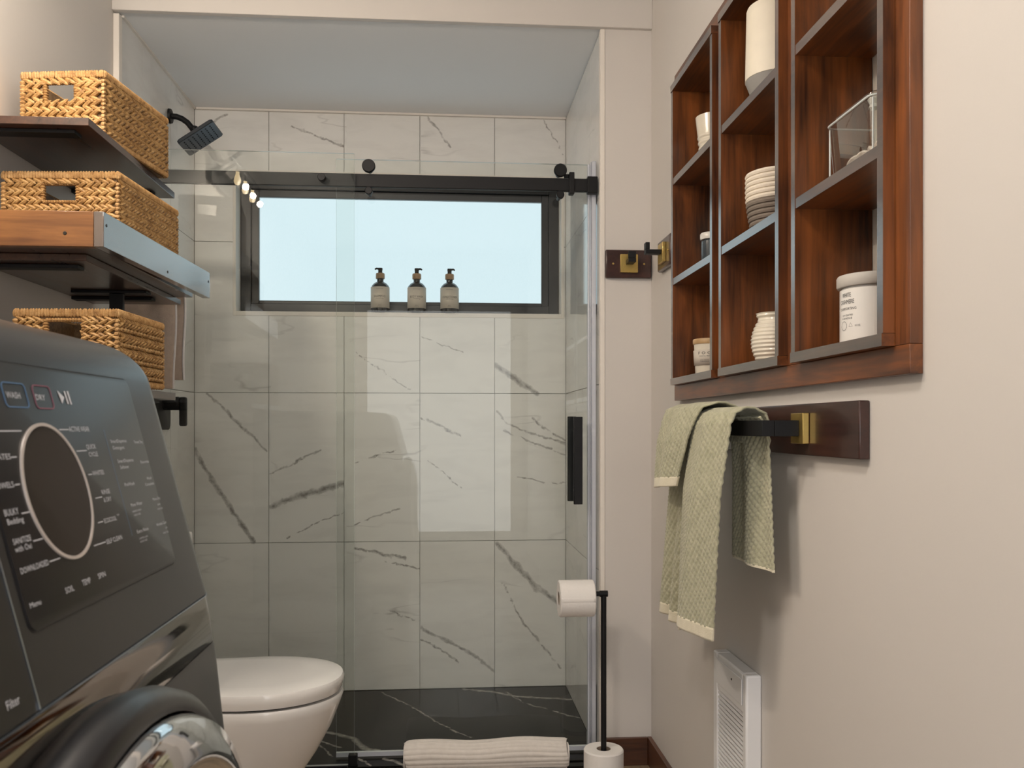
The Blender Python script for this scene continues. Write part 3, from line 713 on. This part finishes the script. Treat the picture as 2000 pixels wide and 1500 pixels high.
for x in (-.2398, .3735):
    obj('roller', MB().lathe([(0, 0), (.020, 0), (.021, .002), (.021, .012), (.019, .015), (0, .015)], (x, 2.798, 1.9105), (0, -1, 0), 36), M_black, t)
    obj('roller_axle', MB().lathe([(.009, 0), (.009, .052)], (x, 2.845, 1.9105), (0, -1, 0), 20), M_black, t)
    obj('guide_wheel', MB().lathe([(0, 0), (.0125, 0), (.0125, .014), (.0105, .016), (0, .016)], (x, 2.800, 1.8315), (0, -1, 0), 28), M_black, t)
    obj('wheel_axle', MB().lathe([(.006, 0), (.006, .046)], (x, 2.845, 1.8315), (0, -1, 0), 16), M_black, t)
h = obj('handle', B(.4190, .4475, 2.800, 2.812, .830, 1.1150), M_black, t, bevel=.0015)
obj('handle_rear', B(.4110, .4385, 2.884, 2.896, .834, 1.117), M_black, t, bevel=.0015)
for z in (.875, 1.07): obj('handle_bolt', MB().tube([(.429, 2.811, z), (.429, 2.885, z)], .006, 14), M_chrome, t)
obj('bottom_seal', B(-.3483, .470, 2.8435, 2.8565, .016, .0298), M_seal, t)
obj('edge_seal', MB().box(.4705, .478, 2.838, 2.862, .030, GT), M_seal, t, bevel=.002)
o = obj('wall_seal', MB().box(.483, .4965, 2.829, 2.868, .012, 1.955).box(.4795, .4828, 2.838, 2.846, .012, 1.955), M_seal, bevel=.002); tag(o, 'pale clear vertical door seal on the right jamb of the shower', 'seal')

# ------------------------------------------------------------------ shower head and valve
t = thing('wall_shower', 'square black shower head on a curved arm at the left shower wall', 'shower head', (-1.0, 3.26, 2.16))
obj('wall_flange', MB().lathe([(0, 0), (.027, 0), (.025, .008), (.012, .010), (0, .010)], (-.9995, 3.26, 2.215), (1, 0, 0), 28), M_black, t)
ap = [(-.995, 3.26, 2.215), (-.975, 3.26, 2.214), (-.955, 3.26, 2.207), (-.935, 3.26, 2.193), (-.918, 3.26, 2.172), (-.908, 3.26, 2.155)]
obj('shower_arm', MB().tube(ap, .0105, 16), M_black, t)
e1 = Vector((.826, 0, .563)); nrm = Vector((.563, 0, -.826)); e2 = Vector((0, 1, 0)); hc = Vector((-.890, 3.26, 2.140))
obj('ball_joint', MB().lathe([(.010, -.045), (.015, -.038), (.015, -.026), (.010, -.018), (.012, -.010), (.02, -.006), (0, -.006)], hc, nrm, 20), M_black, t)
mbp = MB(); q = .074
mbp.loft([[hc+e1*x+e2*y+nrm*d for x, y in rrect(-q+i_, q-i_, -q+i_, q-i_, .01)] for d, i_ in ((-.006, .003), (-.003, 0), (.006, 0), (.008, .002))])
hd = obj('head_plate', mbp, simple('shower_head_black', (.03, .036, .045), .35, .3), t)
mbn = MB()
for i in range(7):
    for jx in range(7):
        c_ = hc+e1*(-.054+i*.018)+e2*(-.054+jx*.018)+nrm*.008
        mbn.lathe([(.0028, 0), (.0022, .002), (0, .002)], c_, nrm, 6)
obj('nozzles', mbn, M_black, hd, kind='stuff')
t = thing('shower_valve', 'black shower mixer with a lever handle on the left shower wall', 'tap', (-1.0, 3.17, 1.08))
obj('valve_plate', MB().loft([[(x_, y, z) for y, z in rrect(3.095-i_*-1, 3.245-i_, 1.072+i_, 1.200-i_, .02)] for x_, i_ in ((-.9997, 0), (-.992, 0), (-.990, .003))]), M_black, t)
obj('valve_body', MB().lathe([(.024, 0), (.024, .05), (.022, .055), (0, .055)], (-.990, 3.17, 1.165), (1, 0, 0), 28), M_black, t)
obj('lever', MB().box(-.936, -.912, 3.157, 3.183, 1.085, 1.188), M_black, t, bevel=.006, seg=3)

# ------------------------------------------------------------------ bottles on the window sill
cy = 3.605
def bottle(xc, zb, label, word, sub, turn, group):
    t = thing('pump_bottle', label, 'bottle', (xc, cy, zb), 0, group)
    c = (xc, cy, zb)
    R = .0385
    obj('bottle_body', MB().lathe([(0, 0), (R-.003, 0), (R, .004), (R, .098), (R-.003, .110), (R-.012, .121), (.016, .127), (.0135, .129), (.0135, .137), (.015, .138), (.0135, .139), (.0135, .144), (0, .144)], c, n=40), M_amber, t)
    obj('collar', MB().lathe([(0, .1405), (.0175, .1405), (.0183, .142), (.0183, .160), (.0165, .163), (0, .163)], c, n=28), M_capb, t)
    pm = obj('pump_head', MB().lathe([(0, .162), (.0085, .162), (.0085, .176), (.0095, .177), (.009, .185), (0, .186)], c, n=20), M_black, t)
    obj('spout', MB().tube([(xc, cy, zb+.181), (xc+turn*.016, cy, zb+.183), (xc+turn*.022, cy, zb+.179)], [.0045, .004, .003], 10), M_black, pm)
    obj('paper_label', arc_label(c, R+.0004, R+.0004, .018, .104, PI*1.07, PI*1.93, 30), M_label, t, solid=.0005)
    mb = MB(); rr = lambda z: R+.0009
    for s_, sz, z, w_ in ((word, .0125, .060, sub), ('nourishing', .005, .054, .03), ('SALON CARE', .004, .093, .028), ('500 ml', .004, .027, .012), ('16.9 fl oz', .0035, .022, .018)):
        q = cyl_text(s_, sz, c, rr, z, PI*1.5, w_); mb.add(q.v, q.f)
    obj('lettering', mb, M_ink, t, kind='stuff')
gr = 'pump bottles on the window sill'
zb = WZ0+.0184
bottle(-.2625, zb, 'dark pump bottle lettered SHAMPOO on the window sill', 'SHAMPOO', .050, -1, gr)
bottle(-.1135, zb, 'dark pump bottle lettered BODY WASH on the window sill', 'BODY WASH', .056, 1, gr)
bottle(.0212, zb, 'dark pump bottle lettered CONDITIONER on the window sill', 'CONDITIONER', .066, 1, gr)

# ------------------------------------------------------------------ toilet
t = thing('toilet', 'white ceramic toilet with closed oval lid beside the shower panel', 'toilet', (-.63, 2.37, 0))
TY = 2.372
def dshape(xb, xf, w_, n=40, fl_=.42):
    L = xf-xb; xs_ = xf-L*fl_*1.25; pts = []
    for k in range(n+1):
        a = -PI/2+PI*k/n; pts.append((xs_+(xf-xs_)*max(0, math.cos(a))**.92, TY+w_*math.copysign(abs(math.sin(a))**.95, math.sin(a))))
    r = .05
    pts += [(xb+r, TY+w_*.93), (xb, TY+w_*.75), (xb, TY-w_*.75), (xb+r, TY-w_*.93)]
    return pts
def tl(levels): return MB().loft([[(x, y, z) for x, y in dshape(xb, xf, w_)] for z, xb, xf, w_ in levels])
obj('lid', tl([(.3800, -.715, -.285, .183), (.3825, -.720, -.277, .189), (.396, -.720, -.272, .192), (.412, -.720, -.270, .193), (.419, -.718, -.274, .190), (.4235, -.70, -.30, .168), (.425, -.68, -.34, .13)]), M_ceramic, t, ang=50)
obj('lid_gap_shade', tl([(.3755, -.70, -.30, .172), (.3795, -.70, -.30, .172)]), M_gap, t)  # slab coloured near black to paint the shade between lid and bowl
obj('bowl', tl([(0, -.80, -.45, .115), (.03, -.80, -.455, .112), (.08, -.80, -.435, .112), (.15, -.80, -.385, .128), (.22, -.79, -.338, .150), (.29, -.76, -.300, .172), (.345, -.735, -.279, .185), (.368, -.73, -.272, .190), (.375, -.73, -.276, .187)]), M_ceramic, t, ang=60)
obj('tank', B(-1.0, -.81, 2.18, 2.56, .376, .748), M_ceramic, t, bevel=.015, seg=4)
obj('tank_lid', B(-1.005, -.722, 2.165, 2.570, .7485, .782), M_ceramic, t, bevel=.006, seg=3)
obj('flush_button', MB().lathe([(0, 0), (.022, 0), (.02, .005), (0, .006)], (-.9, 2.37, .7823)), M_chrome, t)
obj('plinth', B(-1.0, -.78, 2.24, 2.50, 0, .375), M_ceramic, t, bevel=.015, seg=3)

# ------------------------------------------------------------------ left wall shelves
def bracket(par, x0, x1, y, z):
    obj('bracket', B(x0, x1, y-.018, y+.018, z-.008, z), M_black, par, bevel=.001)
t = thing('wall_shelf', 'upper dark wooden wall shelf carrying the largest woven basket', 'shelf', (XL, 2.23, 1.72), 0, 'floating shelves on the left wall')
obj('shelf_board', B(XL, -.760, 1.93, 2.526, 1.727, 1.744), M_shelf[1], t, bevel=.001)
for y in (1.975, 2.47): bracket(t, XL+.0005, -.80, y, 1.7268)
t = thing('wall_shelf', 'middle wall shelf with a tall honey-brown apron and pale front rail', 'shelf', (XL, 2.2, 1.43), 0, 'floating shelves on the left wall')
obj('end_apron', B(XL, -.7185, 1.848, 1.868, 1.451, 1.524), M_apron, t, bevel=.001)
obj('front_rail', MB().prism([(-.718, 1.848, 1.451), (-.698, 1.848, 1.451), (-.672, 2.560, 1.451), (-.692, 2.560, 1.451)], (0, 0, .073)), wood('rail_stain', (.035, .018, .010), (.10, .055, .03), 1, .22, 1, crough=.14, cior=2.3), t, bevel=.001)
obj('shelf_board', B(XL, -.7185, 1.8685, 2.555, 1.452, 1.470), M_shelf[1], t, bevel=.001)
obj('under_board', B(XL, -.765, 1.93, 2.60, 1.437, 1.4515), M_shelf[1], t, bevel=.001)
for y in (1.99, 2.47): bracket(t, XL+.0005, -.80, y, 1.4368)
for x, z in ((-.775, 1.478),): obj('screw', MB().lathe([(0, 0), (.004, 0), (.003, .001), (0, .001)], (x, 1.8479, z), (0, -1, 0), 12), M_screw, t)
for y, z in ((1.862, 1.498), (2.22, 1.466), (2.548, 1.497)): obj('screw', MB().lathe([(0, 0), (.0035, 0), (.003, .0008), (0, .0008)], (-.6979+(y-1.848)*.0365, y, z), (1, 0, 0), 10), M_screw, t)
obj('rail_clip', B(-.676, -.672, 2.5605, 2.5645, 1.470, 1.497), M_heater, t)
t = thing('wall_shelf', 'lowest dark wooden wall shelf partly hidden behind the washer', 'shelf', (XL, 2.1, 1.15), 0, 'floating shelves on the left wall')
obj('shelf_board', B(XL, -.70, 1.83, 2.335, 1.151, 1.170), M_shelf[1], t, bevel=.001)
for y in (1.90, 2.28): bracket(t, XL+.0005, -.73, y, 1.1508)

# ------------------------------------------------------------------ baskets
def basket(label, W, L, Hh, loc, rot, rows, pitch, hole, style=0):
    t = thing('woven_basket', label, 'basket', loc, rot, 'woven water hyacinth baskets')
    th = .008
    # inner walls with handle openings on the short sides
    hx0, hx1, hz0_, hz1_ = hole
    mb = MB(); mb.box(th, W-th, th, L-th, .001, .006)
    mb.box(.004, th, .004, L-.004, .004, Hh-.004); mb.box(W-th, W-.004, .004, L-.004, .004, Hh-.004)
    for y0, y1 in ((.004, th), (L-th, L-.004)):
        mb.box(.004, hx0, y0, y1, .004, Hh-.004); mb.box(hx1, W-.004, y0, y1, .004, Hh-.004)
        mb.box(hx0, hx1, y0, y1, .004, hz0_); mb.box(hx0, hx1, y0, y1, hz1_, Hh-.004)
    obj('basket_frame', mb, M_strawd, t, local=True)
    rimh = .016; zb_, zt = .013, Hh-rimh
    rh = (zt-zb_)/rows
    faces = [((0, 0), (1, 0), (0, -1), W, True), ((W, 0), (0, 1), (1, 0), L, False), ((W, L), (-1, 0), (0, 1), W, True), ((0, L), (0, -1), (-1, 0), L, False)]
    mb = MB(); rim = MB()
    for fi, (o0, d, n, Ln, hole_f) in enumerate(faces):
        nl = int(Ln/pitch)
        pt = Ln/nl
        for r_i in range(rows):
            zc_ = zb_+rh*(r_i+.5)
            bead = style == 1 and fi in (1, 3) and r_i % 2 == 0
            for k in range(nl+1):
                for half in ((1,) if bead else (1, -1)):
                    s = k*pt+(pt*.5 if half < 0 else 0)*.0+random.uniform(-.1, .1)*pt
                    if s < pt*.55 or s > Ln-pt*.45: continue
                    z = zc_ if bead else zc_+half*rh*.235
                    if hole_f:
                        sx_ = s if fi == 0 else Ln-s
                        if hx0-.004 < sx_ < hx1+.004 and hz0_-.004 < z < hz1_+.004: continue
                    c = (o0[0]+d[0]*s+n[0]*.0005, o0[1]+d[1]*s+n[1]*.0005, z)
                    if bead:
                        mb.ell(c, ((d[0], d[1], 0), (n[0], n[1], 0), (0, 0, 1)), (pt*.46, .0065, rh*.36), 7, 4); continue
                    tilt = half*(.50+random.uniform(-.12, .12)); ct_, st_ = math.cos(tilt), math.sin(tilt)
                    A = Vector((d[0]*ct_, d[1]*ct_, -st_)); N = Vector((n[0], n[1], 0)); U = A.cross(N)
                    A = (A+N*.18).normalized(); N = U.cross(A)
                    mb.ell(c, (A, N, U), (pt*.95*random.uniform(.92, 1.08), .0052, rh*.26), 7, 4)
        # rim and foot wrapping
        nr = int(Ln/.0062)
        for k in range(nr+1):
            s = (k+.5)*Ln/(nr+1)+random.uniform(-.0008, .0008)
            for zc_, hh in ((Hh-rimh/2+.001, rimh*.62), (.0075, .0082)):
                a_ = random.uniform(-.12, .12)
                A = Vector((d[0]*math.sin(a_), d[1]*math.sin(a_), math.cos(a_))); N = Vector((n[0], n[1], 0)); U = A.cross(N)
                rim.ell((o0[0]+d[0]*s-n[0]*.001, o0[1]+d[1]*s-n[1]*.001, zc_), (A, N, U), (hh, .0062, .0044), 6, 4)
        # corner wrapping
        for k in range(int((zt-zb_)/.009)):
            rim.ell((o0[0]-n[0]*.002+d[0]*.003, o0[1]-n[1]*.002+d[1]*.003, zb_+(k+.5)*.009), ((d[0], d[1], 0), (n[0], n[1], 0), (0, 0, 1)), (.0075, .0065, .0058), 6, 4)
    # handle edge wraps
    for y in (.003, L-.003):
        for k in range(int((hz1_-hz0_)/.006)+1):
            for x in (hx0-.003, hx1+.003): rim.ell((x, y, hz0_+k*.006), ((1, 0, 0), (0, 1, 0), (0, 0, 1)), (.0065, .0085, .0042), 6, 4)
        for k in range(int((hx1-hx0)/.006)+1): rim.ell((hx0+k*.006, y, hz0_-.003), ((0, 0, 1), (0, 1, 0), (1, 0, 0)), (.005, .0085, .004), 6, 4)
        for k in range(int((hx1-hx0)/.006)+1): rim.ell((hx0+k*.006, y, hz1_+.001), ((0, 0, 1), (0, 1, 0), (1, 0, 0)), (.005, .0075, .004), 6, 4)
    o = obj('braided_weave', mb, M_straw, t, local=True, kind='stuff'); o2 = obj('wrapped_rim', rim, M_straw2, t, local=True, kind='stuff')
    return t
r_ = -.16
basket('largest woven basket with a cut-out handle on the upper shelf', .198, .318, .158, (-.978, 2.10, 1.7445), math.atan2(-.029, .204), 6, .0185, (.060, .128, .088, .132))
basket('flat woven basket with a cut-out handle in the middle shelf', .258, .350, .180, (-.9835, 2.024, 1.4705), -.070, 8, .0155, (.092, .165, .116, .153))
basket('small woven basket with beaded long side on the lowest shelf behind the washer', .215, .258, .158, (-.902, 1.905, 1.1705), -.05, 8, .0165, (.068, .142, .092, .135), 1)
# ------------------------------------------------------------------ hanging hand towel on the left
t = thing('hand_towel', 'beige hand towel with white edges hanging left of the shower behind the baskets', 'towel', (-.9, 2.64, 1.2))
def ht(u, v):
    return (lerp(-.985, -.800, u)+.004*math.sin(v*5), 2.655+.010*math.sin(u*5+.5)+.004*math.sin(u*13), lerp(1.50, 1.195, v))
obj('towel_sheet', MB().grid(ht, 30, 20), M_btowel, t, solid=.008)
obj('towel_edge', MB().tube([(ht(1, v/12)[0]+.003, ht(1, v/12)[1], ht(1, v/12)[2]) for v in range(13)], .0035, 8), M_hemw, t)
obj('towel_sheet', MB().grid(lambda u, v: (lerp(-.90, -.778, u)+.003*math.sin(v*6), 2.675+.004*math.sin(u*8), lerp(1.50, 1.222, v)), 14, 14), M_btowel, t, solid=.006)
obj('towel_edge', MB().tube([(-.776+.003*math.sin(v/2), 2.673, lerp(1.50, 1.222, v/12)) for v in range(13)], .0032, 8), M_hemw, t)
t = thing('towel_hanger', 'short black towel hanger under the middle shelf', 'hanger', (XL, 2.655, 1.48))
obj('hanger_bar', B(XL, -.775, 2.655, 2.665, 1.496, 1.506), M_black, t, bevel=.001)
obj('wall_plate', B(XL, XL+.006, 2.635, 2.685, 1.48, 1.525), M_black, t, bevel=.001)
t = thing('hanging_clip', 'short black post hanging beneath the middle shelf', 'bracket', (-.86, 2.36, 1.36))
obj('post', B(-.872, -.838, 2.345, 2.360, 1.345, 1.4295), M_black, t, bevel=.001)
obj('top_plate', B(-.965, -.775, 2.335, 2.375, 1.4298, 1.4365), M_black, t, bevel=.001)

# ------------------------------------------------------------------ washer
WY0, WY1, WR = .190, .905, .045
FS = .263
def fxz(z): return -.2415-FS*(z-.959)
ws = thing('washing_machine', 'graphite front-loading washer dryer with round display at the left', 'washing machine', (-.6, .55, 0))
def wring(z, xf, ins=0, r=WR):
    pts = []
    n = 10
    for k in range(n+1):
        a = -PI/2+PI/2*k/n; pts.append((xf-r+r*math.cos(a), WY0+ins+r+r*math.sin(a), z))
    for k in range(n+1):
        a = PI/2*k/n; pts.append((xf-r+r*math.cos(a), WY1-ins-r+r*math.sin(a), z))
    pts += [(-1.005, WY1-ins, z), (-1.005, WY0+ins, z)]
    return pts
obj('body', MB().loft([wring(z, x) for z, x in ((.02, -.215), (.10, -.205), (.55, -.203), (.70, -.206), (.78, -.213), (.84, -.2195), (.868, -.2225), (.872, -.224))]), M_wsat, ws, ang=60)
obj('gloss_band', MB().loft([wring(z, x) for z, x in ((.8725, -.2245), (.8735, -.2235), (.895, -.2270), (.9155, -.2310), (.9164, -.233))]), M_mirr, ws, ang=60)
lv = [(.917, fxz(.917)-.003, 0), (.9185, fxz(.9185), 0), (.95, fxz(.95), 0), (1.0, fxz(1.0), 0), (1.06, fxz(1.06), 0), (1.105, fxz(1.105), 0), (1.122, fxz(1.122), 0)]
z0, x0 = 1.122, fxz(1.122)
for k in range(1, 9):
    a = PI/2*k/8*.93; R_ = .038
    lv.append((z0+R_*math.sin(a), x0-R_*(1-math.cos(a))-.010*math.sin(a), .022*(1-math.cos(a))))
lv.append((1.166, -.42, .028)); lv.append((1.168, -.60, .03))
obj('fascia', MB().loft([wring(z, x, i_) for z, x, i_ in lv]), M_wsat, ws, ang=60)
obj('chrome_line', MB().loft([wring(z, x) for z, x in ((.9166, -.2298), (.9178, -.2298))]), M_silver, ws, ang=60)
# panel frame: point on fascia plane
def wp(x, y, off=0):
    d = ray(x, y); k = -(.2415+FS*(H-.959))/(d[0]+FS*d[2]); p = Vector((d[0]*k, d[1]*k, H+d[2]*k)); return p+WN*off
WU = Vector((-FS, 0, 1)).normalized(); WN = Vector((WU.z, 0, -WU.x)).normalized(); WYV = Vector((0, 1, 0))
def onp(y, z, off): return Vector((fxz(z), y, z))+WN*off
def rrp(y0, y1, z0, z1, r, off, n=6): return [onp(y, z, off) for y, z in rrect(y0, y1, z0, z1, r, n)]
pY0, pY1 = wp(60, 1240).y, (wp(240, 742).y+wp(347, 1095).y)/2
pZ0, pZ1 = wp(347, 1095).z, wp(200, 737).z
obj('panel_groove', MB().loft([rrp(pY0-.0012, pY1+.0012, pZ0-.0012, pZ1+.0012, .009, o_) for o_ in (.0001, .0003)]), M_hair, ws)
obj('control_panel', MB().loft([rrp(pY0, pY1, pZ0, pZ1, .008, .0003), rrp(pY0, pY1, pZ0, pZ1, .008, .0009), rrp(pY0+.001, pY1-.001, pZ0+.001, pZ1-.001, .008, .0012)]), M_wpanel, ws)
# left seam and drawer
sy_ = wp(70, 1360).y
obj('drawer_seam', MB().prism([onp(sy_-.0008, .9185, .0002), onp(sy_+.0004, .9185, .0002), onp(sy_+.0004, 1.117, .0002), onp(sy_-.0008, 1.117, .0002)], WN*.0006), M_silver, ws)
obj('detergent_drawer', MB().loft([rrp(WY0+.03, sy_-.004, .9195, 1.115, .006, o_) for o_ in (.0001, .0012)]), M_wpanel, ws)
# round display
dc = wp(111, 960); dR = .0485
k_ = (wp(111, 822).z-wp(111, 1098).z)/2*1.034
dR = k_
def disc(r0, r1, off, off2, n=64):
    rs = []
    for r, o_ in ((r0, off), (r0, off2), (r1, off2), (r1, off)): rs.append([dc+WYV*math.cos(2*PI*k/n)*r+WU*math.sin(2*PI*k/n)*r+WN*o_ for k in range(n)])
    return MB().loft(rs, cap=False)
obj('display_ring', disc(dR, dR-.0022, .0012, .0024), M_ringl, ws)
n = 64
obj('display', MB().loft([[dc+WYV*math.cos(2*PI*k/n)*(dR-.0023)+WU*math.sin(2*PI*k/n)*(dR-.0023)+WN*o_ for k in range(n)] for o_ in (.0012, .0017)]), M_wdisp, ws)
# lettering
TXT = MB()
def wtext(s, p0, p1, hpx, bold=0.0):
    a = wp(*p0); b_ = wp(*p1); wd = (b_-a).dot(WYV)
    dz = (a-Vector((0, 0, H))).length; cap = hpx*dz/F*1.03
    vs, fs = text_mb(s, cap/.70, wd, bold)
    TXT.add([a+WYV*x+WU*y+WN*.0015 for x, y, _ in vs], fs)
def wline(p0, p1, wd=.0007, tgt=None):
    a = wp(*p0, .0013); b_ = wp(*p1, .0013); b_ = Vector((a.x, b_.y, a.z)) if abs(a.z-b_.z) < .006 else b_
    d = (b_-a).normalized(); s_ = d.cross(WN)*wd/2; (tgt or TXT).add([a+s_, b_+s_, b_-s_, a-s_], [(0, 1, 2, 3)])
for a in [('WASH', (9, 778), (36, 778), 11), ('DRY', (67, 782), (85, 782), 10),
          ('ACTIVE WEAR', (132, 844), (171, 842), 9), ('QUICK', (166, 878), (184, 876), 8), ('CYCLE', (171, 893), (188, 891), 8), ('WHITES', (178, 930), (200, 927), 8),
          ('RINSE', (196, 967), (212, 965), 8), ('& DRY', (200, 982), (215, 980), 8), ('ECOCOOL', (201, 1023), (225, 1018), 8), ('TM', (225, 1009), (229, 1008), 3), ('SELF CLEAN', (205, 1064), (236, 1056), 8),
          ('DOWNLOADED', (37, 1123), (92, 1106), 10), ('SANITIZE', (22, 1066), (58, 1060), 10), ('with Oxi', (26, 1081), (59, 1075), 10), ('BULKY', (5, 1010), (33, 1005), 11), ('Bedding', (11, 1027), (43, 1022), 10),
          ('TOWELS', (-17, 958), (24, 954), 10), ('DELICATES', (-42, 902), (18, 899), 10),
          ('SOIL', (125, 1161), (141, 1154), 10), ('TEMP', (158, 1146), (174, 1139), 10), ('SPIN', (189, 1132), (203, 1126), 9), ('Menu', (55, 1190), (77, 1184), 9), ('Filter', (10, 1390), (36, 1378), 15),
          ('SmartDispense', (213, 866), (244, 865), 6), ('Detergent', (218, 879), (240, 878), 6), ('SmartDispense', (227, 905), (258, 903), 6), ('Softener', (232, 917), (249, 915), 6),
          ('PreWash', (241, 951), (260, 948), 6), ('More Water', (253, 991), (275, 985), 6), ('REMOTE START', (256, 1002), (273, 998), 3), ('HOLD 3 SEC', (259, 1009), (272, 1006), 3),
          ('Extra Rinse', (265, 1043), (287, 1036), 6), ('CONTROL LOCK', (269, 1055), (286, 1050), 3), ('HOLD 3 SEC', (271, 1061), (285, 1057), 3),
          ('Timed Dry', (259, 867), (276, 867), 5), ('Favorite', (272, 906), (288, 905), 5), ('Wash', (284, 938), (293, 936), 5), ('Complete', (281, 950), (298, 947), 5),
          ('More Dry', (296, 979), (310, 976), 5), ('DIM', (305, 988), (310, 987), 3), ('HOLD 3 SEC', (305, 997), (315, 994), 3), ('Wrinkle Care', (303, 1029), (322, 1022), 5), ('TAP', (320, 1034), (324, 1033), 3), ('HOLD 3 SEC', (316, 1044), (326, 1040), 3)]:
    wtext(*a)
for l_ in [((112, 840), (131, 840)), ((146, 882), (166, 880)), ((169, 928), (177, 927)), ((183, 974), (196, 971)), ((188, 1022), (198, 1019)), ((180, 1067), (203, 1060)), ((93, 1098), (114, 1091)), ((61, 1058), (80, 1053)), ((38, 1004), (54, 1001)), ((25, 948), (35, 947)), ((18, 894), (29, 894)), ((-20, 843), (38, 842))]: wline(*l_)
for quad in ([(107, 763), (121.5, 777), (118, 790)], [(120, 765), (123, 765), (131, 790), (128, 790)], [(126, 765), (129, 765), (137, 791), (134, 791)]):
    TXT.add([wp(*p, .0015) for p in quad], [tuple(range(len(quad)))])
obj('lettering', TXT, M_print, ws, smooth=False, kind='stuff')
def outline(nm, y0, y1, z0, z1, m, r=.004, wd=.0007):
    obj(nm, MB().loft([rrp(y0, y1, z0, z1, r, .0013), rrp(y0, y1, z0, z1, r, .0016), rrp(y0+wd, y1-wd, z0+wd, z1-wd, r-wd, .0016), rrp(y0+wd, y1-wd, z0+wd, z1-wd, r-wd, .0013)], cap=False), m, ws)
zt_, zb2 = wp(60, 752).z, wp(90, 800).z
outline('wash_button', wp(55, 797).y-(wp(104, 800).y-wp(69, 800).y)*1.15, wp(55, 797).y, zb2, zt_, M_blueline)
outline('dry_button', wp(69, 800).y, wp(104, 800).y, zb2, zt_, M_redline)
mb = MB(); yv = wp(230, 950).y-.001
wp_top, wp_bot = wp(198, 840).z, wp(262, 1045).z
a = onp(yv, wp_top, .0013); b_ = onp(yv, wp_bot, .0013); s_ = WYV*.0003
mb.add([a+s_, b_+s_, b_-s_, a-s_], [(0, 1, 2, 3)]); obj('divider_line', mb, M_blueline, ws, smooth=False)
# door
DY, DZ = .56, .5985
def door(prof): return MB().lathe([(r, h_) for r, h_ in prof], (0, DY, DZ), (1, 0, 0), 96)
obj('door_surround', door([(.286, -.235), (.304, -.224), (.308, -.208), (.305, -.195), (.297, -.188), (.290, -.189), (.2885, -.20)]), M_wsat, ws, ang=60)
dr = obj('door', door([(.288, -.22), (.288, -.184), (.284, -.176), (.262, -.168), (.252, -.168), (.246, -.174), (.246, -.19)]), M_chrome, ws, ang=50)
obj('door_glass', door([(.246, -.190), (.244, -.176), (.215, -.160), (.14, -.150), (0, -.146)]), M_wband, dr, ang=60)
for y in (.25, .85):
    for x in (-.3, -.95): obj('foot', MB().lathe([(0, 0), (.025, 0), (.022, .02), (0, .02)], (x, y, 0)), M_black, ws)
